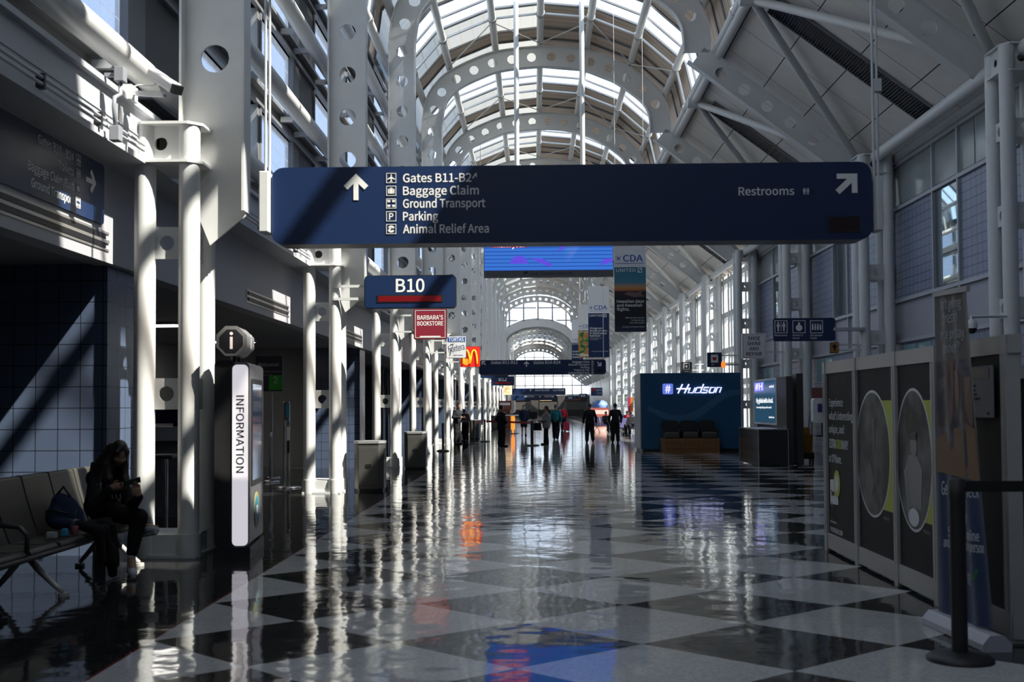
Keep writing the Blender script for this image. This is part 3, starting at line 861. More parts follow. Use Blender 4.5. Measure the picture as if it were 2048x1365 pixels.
# gate number signs on the columns of the left side
def gate_sign(rect, Y, num, label, lit=True, kx=None):
    t, F, u0, v0, u1, v1 = board('gate_sign', label, 'sign', rect, Y, 0.16, rr=0.07, lip=0.015)
    h = v1-v0; cu = (u0+u1)/2
    mb = MB(); F.text(mb, num, cu, v0+h*.70, h*.40, 'c', 0.025); mb.build('lettering', white, t)
    mb = MB(); rectp(F, mb, u0+(u1-u0)*.13, v0+h*.16, u1-(u1-u0)*.14, v0+h*.40, 0.0, 0.006); mb.build('display_frame', black, t)
    mb = MB(); rectp(F, mb, u0+(u1-u0)*.15, v0+h*.19, u1-(u1-u0)*.16, v0+h*.37, 0.006, 0.004); mb.build('display', red_led, t)
    mb = MB()
    for z in (v0+h*.3, v0+h*.7): mb.new().bar((u0+.1, Y+.08, z), (kx if kx else -3.87, Y+.08, z), 0.05)
    mb.build('bracket_arm', steel, t)
    return settle(t)
gate_sign((730, 553, 911, 615), YC(2)-0.2, 'B10', 'navy gate sign reading B10 over a red display, above the bin by the second column')
gate_sign((961, 729, 1016, 756), 68.0, 'B11', 'navy gate sign mostly hidden behind the second overhead sign')
gate_sign((983, 754, 1028, 771), 86.5, 'B12', 'small navy gate sign reading B12 over a red display, far down the left side')
def flag(name, label, rect, Y, mat_, border=None, kx=-3.87, thick=0.10):
    t, F, u0, v0, u1, v1 = board(name, label, 'sign', rect, Y, thick, mat_, 0.02, housing=border or darkmetal, lip=0.012)
    mb = MB()
    for z in (v0+(v1-v0)*.25, v0+(v1-v0)*.8): mb.new().bar((u0+.02 if kx < 0 else u1-.02, Y+thick/2, z), (kx, Y+thick/2, z), 0.045)
    mb.build('bracket_arm', steel, t)
    return t, F, u0, v0, u1, v1
t, F, u0, v0, u1, v1 = flag('bookstore_sign', 'maroon bookstore flag sign on a left column below the B10 gate sign', (828, 619, 893, 678), YC(3)-.2, maroon)
mb = MB(); c, h, w = (u0+u1)/2, v1-v0, u1-u0
F.text(mb, "BARBARA'S", c, v0+h*.72, h*.14, 'c', 0.02, w*.80); F.text(mb, 'BOOKSTORE', c, v0+h*.52, h*.14, 'c', 0.02, w*.80)
mb.new(); outline(F, mb, u0+.03, v0+.03, u1-.03, v1-.03, 0.012); mb.new(); rectp(F, mb, u0+w*.18, v0+h*.06, u1-w*.18, v0+h*.10)
mb.build('lettering', white, t); settle(t)
t, F, u0, v0, u1, v1 = flag('restaurant_sign', 'white sandwich shop flag sign with blue heading and handwritten name', (893, 673, 932, 716), YC(4)-.2, whitep)
c, h, w = (u0+u1)/2, v1-v0, u1-u0
mb = MB(); rectp(F, mb, u0+w*.06, v0+h*.74, u1-w*.04, v0+h*.96); mb.build('heading_band', inkblue, t)
mb = MB(); F.text(mb, 'TORTAS', c, v0+h*.85, h*.17, 'c', 0.02, w*.78, 0.006); mb.build('lettering', white, t)
mb = MB(); F.text(mb, 'frontera', c, v0+h*.45, h*.30, 'c', 0.0, w*.84, rot=0.22)
mb.path([F.P(u0+w*.18, v0+h*.12, .006), F.P(u0+w*.26, v0+h*.4, .006), F.P(u0+w*.36, v0+h*.66, .006), F.P(u0+w*.2, v0+h*.6, .006)], 0.009, 5)
F.text(mb, 'fresh mexican', c+w*.1, v0+h*.12, h*.05, 'c', 0, w*.5)
mb.build('script_lettering', pm('navy_ink', (0.02, 0.025, 0.09), 0.5), t); settle(t)
mred = pm('red_sign_plastic', (0.55, 0.02, 0.012), 0.4, emit=(0.7, 0.02, 0.01, 0.35))
t, F, u0, v0, u1, v1 = flag('burger_sign', 'red square sign with yellow arches on a left column', (921, 694, 960, 734), YC(5)-.2, mred)
c, h, w = (u0+u1)/2, v1-v0, u1-u0
mb = MB()
for s_ in (-1, 1):
    pts = [F.P(c+s_*w*(.02+.36*q), v0+h*(.14+.70*math.sin(PI*min(1, .06+q*.94)*.5+0.0) if q < .5 else .14+.70*math.sin(PI*.5*(1-(q-.5)*2)**.55*.999)), .012) for q in ()]
    arc = [(0.0, .16), (.035, .45), (.08, .68), (.14, .80), (.20, .84), (.26, .80), (.31, .66), (.345, .42), (.36, .14)]
    mb.path([F.P(c+s_*w*a, v0+h*b, .01) for a, b in arc], 0.035, 8)
mb.build('arches', pm('yellow_sign_plastic', (0.95, 0.5, 0.02), 0.4, emit=(1.0, 0.5, 0.02, 0.6)), t)
mb = MB(); F.poly(mb, circ(u0+w*.3, v0+h*.25, w*.17, 16), 0.001, .003); mb.build('glow_spot', pm('orange_sign_lamp', (0.9, 0.2, 0.02), 0.4, emit=(1.0, 0.25, 0.02, 0.8)), t)
settle(t)
# second overhead sign and those beyond
t, F, u0, v0, u1, v1 = board('overhead_sign', 'second long navy overhead sign, split between gates B11-B12 and B14-B24', 'sign', (958, 721, 1212, 749), 51.7, 0.30, rr=0.12)
mb = MB()
for body, x, y, h_, al in (('Gates B11-B12', 982, 725.5, .135, 'l'), ('Gates B14-B24', 1067, 725.5, .135, 'l'), ('Baggage Claim', 1179, 724, .085, 'r'), ('Ground Transport', 1179, 729.5, .085, 'r'), ('Parking', 1179, 735, .085, 'r'), ('Trains to City', 1179, 740.5, .085, 'r'), ('Animal Relief Area', 1179, 746, .085, 'r')):
    u, v = F.px(x, y); F.text(mb, body, u, v, h_, al, 0.02)
mb.build('lettering', white, t)
mb = MB(); u, v = F.px(1053, 728); shape(F, mb, ARROW, u, v, .25, .25); u, v = F.px(967, 726); shape(F, mb, ARROW, u, v, .25, .25, PI/4); u, v = F.px(1199, 729); shape(F, mb, ARROW, u, v, .25, .25, -3*PI/4)
mb.build('arrow', white, t)
mb = MB()
for k, y in (('bag', 724), ('transport', 729.5), ('P', 735), ('transport', 740.5), ('paw', 746)): u, v = F.px(1185, y); pict(F, mb, k, u, v, .10)
mb.build('pictogram', white, t)
mb = MB(); rectp(F, mb, *F.rect(1194, 739, 1206, 745)); mb.build('display', dark_led, t)
rods(t, (u0+.1, u1-.1), 51.85, v1-.1, 13.4); settle(t)
def plain_sign(label, rect, Y, rows, ztop, arrows=()):
    t, F, u0, v0, u1, v1 = board('overhead_sign', label, 'sign', rect, Y, 0.3, rr=0.1)
    mb = MB()
    for body, x, y, h_ in rows: u, v = F.px(x, y); F.text(mb, body, u, v, h_, 'l', 0.015)
    for x, y, r_ in arrows: u, v = F.px(x, y); shape(F, mb, ARROW, u, v, .25, .25, r_)
    mb.build('lettering', white, t); rods(t, (u0+.15, u1-.15), Y+.15, v1-.1, ztop)
    return settle(t)
plain_sign('third long navy overhead sign, far down the hall', (1024, 777.5, 1131, 790), 122.0, (('Gates B16-B24', 1070, 781, .17), ('Gates B22', 1106, 781, .15)), 12.9, ((1061, 781, 0), (1126, 781, -PI/4)))
plain_sign('fourth navy overhead sign, the farthest, under the lower vault', (1024, 791, 1113, 801), 150.0, (('Gates B18', 1049, 793.5, .2), ('Gates B20', 1089, 793.5, .2)), 10.5, ((1080, 794, PI/2), (1106, 794, -PI/2)))
plain_sign('small dark overhead sign at the far right before the columns', (1130, 793, 1152, 799.5), 118.0, (('B20', 1137, 796, .16),), 12.6)
plain_sign('small black overhead sign highest at the far right', (1158, 788, 1175, 796), 100.0, (('B18', 1162, 792, .16),), 12.6)
t, F, u0, v0, u1, v1 = board('airline_sign', 'red and blue hanging sign at the far right', 'sign', (1182, 776, 1205, 792), 80.0, 0.12, navy, .02)
mb = MB(); rectp(F, mb, u0, v0+(v1-v0)*.55, u0+(u1-u0)*.42, v1); mb.build('red_panel', maroon, t)
mb = MB(); F.text(mb, 'GATE', u0+(u1-u0)*.72, v0+(v1-v0)*.7, .13, 'c', .02); F.text(mb, 'C A F E', u0+(u1-u0)*.72, v0+(v1-v0)*.3, .13, 'c', .02, (u1-u0)*.45); mb.build('lettering', pm('pale_blue_ink', (0.3, 0.45, 0.6), 0.5), t)
rods(t, (u0+.1, u1-.1), 80.06, v1-.05, 11.8); settle(t)
t, F, u0, v0, u1, v1 = board('menu_sign', 'small glowing orange and white food sign far down the left', 'sign', (1007, 772, 1024, 790), 95.0, 0.12, pm('lit_cream_panel', (0.8, 0.6, 0.35), 0.5, emit=(1.0, 0.72, 0.4, 0.7)), .02)
mb = MB(); F.text(mb, 'chili', (u0+u1)/2, v0+(v1-v0)*.66, .2, 'c', .05, (u1-u0)*.7, 0.004, .1); F.text(mb, 'bar', (u0+u1)/2, v0+(v1-v0)*.28, .2, 'c', .05, (u1-u0)*.6)
mb.build('lettering', pm('orange_ink', (0.8, 0.2, 0.02), 0.5, emit=(0.9, 0.2, 0.02, 0.5)), t)
rods(t, (u0+.1, u1-.1), 95.06, v1-.05, 13.6); settle(t)
# hanging banners on the right
def banner(label, rect, Y, cut, ad_mat, build_ad):
    F = Face('-y', Y); u0, v0, u1, v1 = F.rect(*rect); vc = F.px(rect[0], cut)[1]
    t = thing('hanging_banner', label, 'banner')
    mb = MB(); rectp(F, mb, u0, vc, u1, v1, -.03, .03); mb.build('white_panel', whitep, t)
    mb = MB(); rectp(F, mb, u0, v0, u1, vc, -.03, .03); mb.build('advert_panel', ad_mat, t)
    w = u1-u0; lh = F.px(0, rect[1])[1]-F.px(0, rect[1]+20)[1]
    mb = MB(); F.text(mb, 'CDA', u0+w*.28, vc+w*.27, w*.20, 'l', .02, w*.63); shape(F, mb, PLANE, u0+w*.14, vc+w*.27, w*.18, rot=-.9); rectp(F, mb, u0+w*.05, vc+w*.10, u1-w*.06, vc+w*.115)
    mb.build('agency_lettering', inkblue, t)
    mb = MB(); build_ad(F, mb, u0, v0, u1, vc, w); mb.build('advert_lettering', white, t)
    rods(t, (u0+.05, u1-.05), Y+.015, v1-.02, 12.6, .006)
    return t, F, u0, v0, u1, vc, w
def united(F, mb, u0, vc, w):
    F.text(mb, 'UNITED', u0+w*.06, vc-w*.11, w*.10, 'l', .005, w*.62)
    mb.new(); outline(F, mb, u0+w*.74, vc-w*.19, u0+w*.88, vc-w*.04, w*.02); mb.path([F.P(u0+w*.76, vc-w*.18, .004), F.P(u0+w*.82, vc-w*.10, .004), F.P(u0+w*.87, vc-w*.06, .004)], w*.008, 5)
def ad1(F, mb, u0, v0, u1, vc, w):
    united(F, mb, u0, vc, w)
    for i, s_ in enumerate(('Hawaiian days', 'and Hawaiian', 'flights.')): F.text(mb, s_, u0+w*.07, vc-w*(1.10+.125*i), w*.088, 'l', .015, w*(.86, .80, .40)[i])
    for i, s_ in enumerate(('Offering more service', 'to Hawaii than', 'any other airline')): F.text(mb, s_, u1-w*.06, vc-w*(1.62+.08*i), w*.045, 'r')
    F.text(mb, "Chicago's hometown airline", u1-w*.06, vc-w*1.91, w*.04, 'r')
adm, nt, b = newmat('sunset_advert')
g = nd(nt, 'ShaderNodeNewGeometry'); sx = nd(nt, 'ShaderNodeSeparateXYZ'); nt.links.new(g.outputs['Position'], sx.inputs[0])
mr = nd(nt, 'ShaderNodeMapRange'); nt.links.new(sx.outputs[2], mr.inputs[0])
cr = nd(nt, 'ShaderNodeValToRGB'); nt.links.new(mr.outputs[0], cr.inputs[0]); nt.links.new(cr.outputs[0], b.inputs['Base Color'])
E_ = cr.color_ramp.elements
for p, c in ((0.12, (.012,.012,.02)), (.24, (.005,.005,.008)), (.50, (.005,.006,.01)), (.62, (.03,.015,.02)), (.64, (.5,.13,.03)), (.69, (.45,.25,.1)), (.76, (.05,.2,.3)), (0.99, (.02,.16,.24))):
    e_ = E_.new(p); e_.color = c+(1,)
E_[0].color = (.012, .02, .06, 1)
t, F, u0, v0, u1, vc, w = banner('tall hanging banner with an island sunset advert, nearest of the row of banners', (1228, 488, 1293, 664), 37.0, 534, adm, ad1)
mr.inputs[1].default_value, mr.inputs[2].default_value = v0, vc
mb = MB(); F.poly(mb, [(u0+w*.30, vc-w*.87), (u0+w*.42, vc-w*.80), (u0+w*.72, vc-w*.83), (u0+w*.84, vc-w*.74), (u0+w*.88, vc-w*.75), (u0+w*.84, vc-w*.88), (u0+w*.97, vc-w*.95), (u0+w*.6, vc-w*.97)], .001, .002); mb.build('aircraft_picture', pm('dusk_pink', (0.16, 0.09, 0.09), 0.5), t)
settle(t)
def ad2(F, mb, u0, v0, u1, vc, w):
    united(F, mb, u0, vc, w)
    for i, s_ in enumerate(('Chicago runs', 'through our veins.', 'Or should we say', 'fuel lines?')): F.text(mb, s_, u0+w*.06, vc-w*(.72+.12*i), w*.085, 'l', .02, w*(.60, .85, .82, .52)[i])
    for i, s_ in enumerate(('Connecting to Chicago', 'for over 90 years')): F.text(mb, s_, u0+w*.06, vc-w*(1.19+.07*i), w*.04, 'l')
    F.text(mb, "Chicago's hometown airline", u1-w*.06, vc-w*1.83, w*.045, 'r')
t = banner('navy hanging advert banner behind the sunset one', (1176, 573, 1219, 715), 58.0, 627, navy, ad2)[0]; settle(t)
leaf, nt, b = newmat('autumn_park_picture')
nz = nd(nt, 'ShaderNodeTexNoise'); nz.inputs['Scale'].default_value = 2.5; g = nd(nt, 'ShaderNodeNewGeometry'); nt.links.new(g.outputs['Position'], nz.inputs[0])
cr = nd(nt, 'ShaderNodeValToRGB'); nt.links.new(nz.outputs[0], cr.inputs[0]); nt.links.new(cr.outputs[0], b.inputs['Base Color'])
for p, c in ((.35, (.02,.06,.03)), (.45, (.1,.2,.05)), (.52, (.5,.3,.05)), (.6, (.45,.08,.03)), (.68, (.1,.25,.4))): cr.color_ramp.elements.new(p).color = c+(1,)
def ad3(F, mb, u0, v0, u1, vc, w):
    united(F, mb, u0, vc, w); F.text(mb, 'Wow', u0+w*.10, v0+w*.2, w*.2, 'l', .03)
t = banner('hanging banner with an autumn foliage picture, third of the row', (1156, 610, 1187, 716), 80.0, 661, leaf, ad3)[0]; settle(t)
def ad4(F, mb, u0, v0, u1, vc, w):
    united(F, mb, u0, vc, w)
    for i, s_ in enumerate(('From', 'to my', 'home')): F.text(mb, s_, u0+w*.08, v0+w*(.75-.25*i), w*.15, 'l', .03)
t = banner('plain navy hanging banner, last and farthest of the row', (1143, 640, 1166, 720), 103.0, 686, navy, ad4)[0]; settle(t)
# video screen
led, nt, b = newmat('blue_video_wall')
g = nd(nt, 'ShaderNodeNewGeometry'); sx = nd(nt, 'ShaderNodeSeparateXYZ'); nt.links.new(g.outputs['Position'], sx.inputs[0])
fz = nd(nt, 'ShaderNodeMath', operation='FRACT'); dv = nd(nt, 'ShaderNodeMath', operation='MULTIPLY', i1=8.0); nt.links.new(sx.outputs[2], dv.inputs[0]); nt.links.new(dv.outputs[0], fz.inputs[0])
lt = nd(nt, 'ShaderNodeMath', operation='LESS_THAN', i1=0.25); nt.links.new(fz.outputs[0], lt.inputs[0])
mx = nd(nt, 'ShaderNodeMix', data_type='RGBA'); mx.inputs[6].default_value = (0.05, 0.23, 0.85, 1); mx.inputs[7].default_value = (0.02, 0.10, 0.55, 1); nt.links.new(lt.outputs[0], mx.inputs[0])
nt.links.new(mx.outputs[2], b.inputs['Emission Color']); b.inputs['Emission Strength'].default_value = 0.6; b.inputs['Base Color'].default_value = (0.01, 0.01, 0.02, 1)
F = Face('-y', 37.0); t = thing('video_screen', 'wide blue video screen hung across the hall, partly behind the overhead sign', 'screen')
r_ = F.rect(967, 395, 1227, 553)
mb = MB(); rectp(F, mb, *r_, -.25, .25); mb.build('housing', pm('grey_screen_case', (0.10, 0.10, 0.105), 0.5), t)
a = F.rect(968, 398, 1226, 540); mb = MB(); rectp(F, mb, *a, 0, .006); mb.build('display', led, t)
mb = MB(); rectp(F, mb, *F.rect(983, 470, 1052, 495), .006, .004); mb.build('caption_box', pm('red_screen_caption', (0.5, 0.0, 0.01), 0.5, emit=(0.9, 0.0, 0.015, 0.7)), t)
mb = MB(); u, v = F.px(1017, 489); F.text(mb, 'Thank you!', u, v, .19, 'c', .03, 62*37/2250, .011); mb.build('caption_lettering', pm('white_screen_text', (0.8,0.8,0.8), 0.5, emit=(1,1,1,0.9)), t)
mb = MB()
u, v = F.px(1038, 528); F.poly(mb, [(u+.3*math.cos(a_), v+.26*math.sin(a_)) for a_ in np.linspace(0, PI, 14)], .006, .003)
u, v = F.px(1080, 523); mb.new(); F.poly(mb, [(u-.3, v+.12), (u+.1, v+.08), (u+.4, v-.1), (u+.4, v-.18), (u+.2, v-.14), (u-.2, v+.04)], .006, .003)
u, v = F.px(1125, 497); mb.new(); F.poly(mb, [(u-.15, v-.1), (u-.05, v+.15), (u+.15, v+.25), (u+.05, v)], .006, .003)
u, v = F.px(1213, 524); mb.new(); F.poly(mb, [(u-.2, v-.12), (u-.1, v+.1), (u+.2, v+.12), (u+.2, v)], .006, .003)
mb.build('picture_shapes', pm('violet_screen_shape', (0.05, 0.02, 0.2), 0.5, emit=(0.10, 0.06, 0.6, 0.9)), t)
mb = MB(); u, v = F.px(1059, 547.5); F.text(mb, 'Clear Channel Airports', u, v, .10, 'l', .012, 86*37/2250); shape(F, mb, [(-.5,-.3),(.5,.1),(.3,.5),(-.5,.3)], F.px(1052, 547.5)[0], v, .15); mb.build('maker_lettering', inkblk, t)
for x in (1033.5, 1165.5): 
    u = F.px(x, 300)[0]; MB().tube((u, 37.1, r_[3]-.1), (u, 37.1, roofz(u)+.02), 0.085, 12).build('hanger_pole', steel, t)
settle(t)
# wall direction sign on the near left fascia
F = Face('+x', -4.745); t = thing('wall_sign', 'dark navy direction sign on the left fascia, above the bench', 'sign')
e1 = F.px(205, 380)[0]
mb = MB(); F.poly(mb, rrect(7.4, 3.67, e1, 4.33, .06), 0, .02); mb.build('face_panel', navy, t)
F.o = F.o+F.n*.02
mb = MB()
ue = F.px(147, 320)[0]
for i, s_ in enumerate(('Gates B10 - B24', 'Toilets', 'Baggage Claim/Exit', 'Ground Transport')): F.text(mb, s_, ue, 4.235-.148*i, .085, 'r', .008)
mb.build('lettering', white, t)
mb = MB()
for i, k in enumerate(('plane', 'toilet', 'bag', 'transport')): pict(F, mb, k, ue+.12, 4.235-.148*i, .11)
mb.build('pictogram', white, t)
mb = MB(); u = F.px(182, 350)[0]; shape(F, mb, ARROW, u, 4.08, .26, .26, -PI/2); mb.build('arrow', white, t)
settle(t)
# right-hand column signs
t, F, u0, v0, u1, v1 = board('restroom_sign', 'dark restroom sign with three white pictograms on a right column', 'sign', (1546, 637, 1671, 682), YC(3)-.9, 0.12, rr=.07)
s_ = .30; mb = MB(); mt = MB()
for k, x, l1, l2 in (('toilet', 1562, 'Restrooms', ''), ('nurse', 1598, "Mother's", 'Room'), ('family', 1633, 'All Gender', 'Toilet')):
    u, v = F.px(x, 654); pict(F, mb, k, u, v, .34)
    F.text(mt, l1, u-.17, v-.225, .05, 'l', .01); l2 and F.text(mt, l2, u-.17, v-.30, .05, 'l', .01)
mb.build('pictogram', white, t); mt.build('lettering', white, t)
MB().bar((u1-.05, YC(3)-.84, (v0+v1)/2), (8.75, YC(3)-.84, (v0+v1)/2), .3, .08).build('bracket_arm', steelg, t); settle(t)
t, F, u0, v0, u1, v1 = flag('shoe_shine_sign', 'white sign reading shoe shine and repair on a right column', (1484, 668, 1532, 717), YC(4)-.9, whitep, whitep, 8.75)
mb = MB()
for i, s_ in enumerate(('SHOE', 'SHINE', 'AND', 'REPAIR')): F.text(mb, s_, (u0+u1)/2, v1-(v1-v0)*(.19+.21*i), (v1-v0)*.14, 'c', .035)
mb.build('lettering', inkblk, t)
mb = MB(); outline(F, mb, u0+.03, v0+.03, u1-.03, v1-.03, .012); mb.build('border_line', pm('pink_ink', (0.5, 0.2, 0.25), 0.5), t); settle(t)
t, F, u0, v0, u1, v1 = flag('defibrillator_sign', 'small dark sign with a red heart on white, on a right column', (1415, 706, 1443, 734), YC(5)-.9, navy, None, 8.75)
mb = MB(); rectp(F, mb, u0+(u1-u0)*.24, v0+(v1-v0)*.3, u1-(u1-u0)*.24, v1-(v1-v0)*.14); mb.build('white_panel', white, t)
c, v = (u0+u1)/2, v0+(v1-v0)*.57
mb = MB(); F.poly(mb, [(c, v-.1), (c+.09, v+.0), (c+.09, v+.05), (c+.05, v+.075), (c, v+.045), (c-.05, v+.075), (c-.09, v+.05), (c-.09, v)], .006); mb.build('heart', pm('dark_red_ink', (0.3, 0.01, 0.01), 0.5), t)
mb = MB(); F.text(mb, 'AED', u0+(u1-u0)*.25, v0+(v1-v0)*.16, .05, 'l', .01); mb.build('lettering', white, t); settle(t)
t, F, u0, v0, u1, v1 = flag('charging_sign', 'small black square sign rising above the blue shop wall', (1362, 725, 1384, 746), YC(6)-.9, inkblk, None, 8.75)
mb = MB(); outline(F, mb, u0+.13, v0+.17, u1-.13, v1-.05, .02); pict(F, mb, 'nurse', (u0+u1)/2, v0+(v1-v0)*.62, .22, False); F.text(mb, 'Lounge', (u0+u1)/2, v0+.08, .05, 'c', .01); mb.build('pictogram', white, t); settle(t)
t, F, u0, v0, u1, v1 = flag('extinguisher_sign', 'small orange square sign under the restroom sign', (1661, 686, 1677, 706), YC(3)-.9, pm('amber_sign', (0.36, 0.16, 0.02), 0.5), None, 8.75)
mb = MB(); F.poly(mb, circ((u0+u1)/2, v0+(v1-v0)*.62, .055, 12), .002); rectp(F, mb, (u0+u1)/2-.02, v0+(v1-v0)*.2, (u0+u1)/2+.02, v0+(v1-v0)*.55); mb.build('pictogram', inkblk, t); settle(t)
# ---------------------------------------------------------------- things standing in the hall
silver = pm('satin_aluminium', (0.44, 0.43, 0.415), 0.4, 0.15)
# information kiosk
t = thing('information_kiosk', 'tall white and black information kiosk beside the first column, topped by an i sign', 'kiosk')
kx0, kx1, ky0, ky1 = -3.53, -3.15, 12.35, 13.5
MB().box((kx0-.01, ky0-.01, 0), (kx1+.01, ky1+.01, .12)).build('base', black, t)
F = Face('-y', ky0)
mb = MB(); F.poly(mb, rrect(kx0, .12, kx1-.15, 2.18, .06), -(ky1-ky0), ky1-ky0); mb.build('back_shell', black, t)
mb = MB(); F.poly(mb, rrect(kx1-.20, .12, kx1, 2.16, .06), -(ky1-ky0), ky1-ky0); mb.build('front_shell', pm('grey_kiosk_shell', (0.13, 0.13, 0.135), 0.3, 0.3), t)
mb = MB(); F.poly(mb, rrect(kx1-.185, .14, kx1-.015, 2.13, .05), 0, .012); mb.build('light_edge', pm('white_backlit_edge', (0.75, 0.72, 0.70), 0.4, emit=(0.9, 0.86, 0.95, 0.5)), t)
F.o = F.o+F.n*.012
mb = MB(); F.text(mb, 'INFORMATION', kx1-.10, 1.365, .082, 'c', .01, .85, rot=-PI/2); mb.build('lettering', inkblk, t)
F = Face('+x', kx1)
scr, nt, b = newmat('dim_map_screen')
nz = nd(nt, 'ShaderNodeTexNoise'); nz.inputs['Scale'].default_value = 3.0
cr = nd(nt, 'ShaderNodeValToRGB'); nt.links.new(nz.outputs[0], cr.inputs[0]); nt.links.new(cr.outputs[0], b.inputs['Emission Color']); b.inputs['Emission Strength'].default_value = .25
cr.color_ramp.elements[0].color = (.005, .01, .03, 1); cr.color_ramp.elements[1].color = (.03, .09, .22, 1)
b.inputs['Base Color'].default_value = (.01, .01, .012, 1); b.inputs['Roughness'].default_value = .06
mb = MB(); F.poly(mb, rrect(ky0+.12, .78, ky1-.12, 1.98, .03), 0, .008); mb.build('bezel', black, t)
mb = MB(); rectp(F, mb, ky0+.18, .84, ky1-.24, 1.92, .008, .004); mb.build('screen', scr, t)
mb = MB(); F.poly(mb, circ((ky0+ky1)/2, .48, .21, 28), 0, .004); mb.build('seal_rim', pm('gold_seal_ring', (0.30, 0.27, 0.10), 0.5), t)
mb = MB(); F.poly(mb, circ((ky0+ky1)/2, .48, .165, 28), .004, .003); mb.build('seal_field', pm('blue_seal_field', (0.05, 0.22, 0.30), 0.5), t)
mb = MB(); shape(F, mb, [(-.5,.4),(.5,.4),(.5,-.1),(0,-.5),(-.5,-.1)], (ky0+ky1)/2, .47, .12, .16, 0, .007, .003); mb.build('seal_shield', whitep, t)
oct_ = [(.5,-.2),(.5,.2),(.2,.5),(-.2,.5),(-.5,.2),(-.5,-.2),(-.2,-.5),(.2,-.5)]
cx, cz = -3.34, 2.39
mb = MB(); mb.prism([(a*.33, c*.33) for a, c in oct_], (cx, ky0+.55, cz), (1,0,0), (0,0,1), (0,-1,0), .60); mb.build('head_box', pm('grey_head_box', (0.22, 0.22, 0.22), 0.35, 0.2), t, .03)
F = Face('-y', ky0-.05)
mb = MB(); F.poly(mb, [(cx+a*.25, cz+c*.25) for a, c in oct_], 0, .006); mb.build('head_plate', darkmetal, t)
mb = MB(); F.o = F.o+F.n*.006; F.text(mb, 'i', cx, cz, .17, 'c', .05); mb.build('head_lettering', pm('lit_pinkish_white', (0.8, 0.7, 0.65), 0.5, emit=(1, .8, .75, .3)), t)
F = Face('+x', cx+.166); mb = MB(); F.text(mb, 'i', ky0+.28, cz, .15, 'c', .05); mb.build('head_lettering', MATS['lit_pinkish_white'], t)
for y in (ky0+.15, ky0+.42): MB().tube((cx, y, 2.1), (cx, y, 2.27), .03, 10).build('head_post', black, t)
settle(t)
_c = Vector((kx1, ky0, 0)); _a = math.radians(6.3)          # the kiosk stands a little askew
_d = Matrix.Rotation(_a, 3, 'Z') @ (Vector((t.location.x, t.location.y, 0))-_c)
t.location = (_c.x+_d.x, _c.y+_d.y, t.location.z); t.rotation_euler = (0, 0, _a)
# litter bins
binm = pm('dark_bronze_bin', (0.10, 0.098, 0.09), 0.4, 0.4)
b0 = thing('litter_bin', 'dark eight-sided litter bin beneath the B10 gate sign', 'bin', (-3.28, 22.35, 0))
def octp(w, d, c): return [(w,-d+c),(w,d-c),(w-c,d),(-w+c,d),(-w,d-c),(-w,-d+c),(-w+c,-d),(w-c,-d)]
MB().prism(octp(.29,.29,.09), (0,0,.05), (1,0,0), (0,1,0), (0,0,1), .89).build('body', binm, b0, .008)
MB().prism(octp(.27,.27,.09), (0,0,0), (1,0,0), (0,1,0), (0,0,1), .05).build('base', black, b0)
MB().prism(octp(.30,.30,.09), (0,0,.94), (1,0,0), (0,1,0), (0,0,1), .05).build('lid', pm('pale_bin_lid', (0.34, 0.34, 0.35), 0.35, 0.3), b0, .01)
MB().box((-.19, -.297, .12), (.19, -.288, .86)).build('door', binm, b0, .004)
F = Face('-y', -.297); mb = MB(); F.poly(mb, rrect(-.06, .46, .06, .54, .03), 0, .006); mb.build('latch_plate', black, b0)
MB().box((.288, -.17, .62), (.297, .17, .84)).build('opening', black, b0, .004)
for (x, y, lab) in ((-3.22, 30.3, 'second dark litter bin along, beyond the one under the B10 gate sign'), (-3.1, 58.0, 'grey litter bin behind the red queue tape'), (-3.0, 84.0, 'farthest litter bin, small behind the red queue tape and the man in black')):
    dup(b0, (x, y, 0), label=lab)
# waiting-area bench
seatm = pm('dark_leather_seat', (0.050, 0.047, 0.042), 0.42)
bz = thing('bench_seating', 'row of dark leather waiting seats on steel legs by the blue tiled pier', 'bench', (-4.5, 10.6, 0))
for i in range(6):
    y = -1.55+i*.60
    mb = MB(); prof = [(-.22,.43),(-.18,.455),(.10,.45),(.24,.47),(.27,.455),(.27,.42),(.22,.40),(-.2,.385)]
    mb.prism([(a, c) for a, c in prof], (0, y+.27, 0), (1,0,0), (0,0,1), (0,-1,0), .54); mb.build('seat', seatm, bz, .02)
    mb = MB(); prof = [(-.17,.43),(-.235,.60),(-.30,.80),(-.36,1.02),(-.40,1.03),(-.42,1.0),(-.35,.78),(-.28,.56),(-.24,.42)]
    mb.prism(prof, (0, y+.285, 0), (1,0,0), (0,0,1), (0,-1,0), .57); mb.build('backrest', seatm, bz, .02)
MB().bar((-.02, -1.95, .35), (-.02, 1.75, .35), .07, .06).build('beam', darkmetal, bz)
MB().tube((.25, -1.85, .40), (.25, 1.70, .40), .028, 10).build('front_rail', darkmetal, bz)
for y in (-1.85, -.70, 1.2):
    mb = MB().path([(.02, y, .34), (.12, y, .22), (.26, y, .09), (.33, y, .035)], [.035, .03, .025, .022], 8).tube((.33, y, 0), (.33, y, .03), .05, 12)
    mb.path([(-.05, y, .34), (-.16, y, .2), (-.3, y, .04)], [.035, .03, .022], 8).tube((-.3, y, 0), (-.3, y, .03), .05, 12)
    mb.build('leg', silver if y > -1 else darkmetal, bz)
for y in (-1.85, -1.28):
    MB().path([(-.24, y, .52), (-.2, y, .66), (-.05, y, .69), (.2, y, .67), (.27, y, .60), (.26, y, .44)], .022, 8).build('armrest', darkmetal, bz)
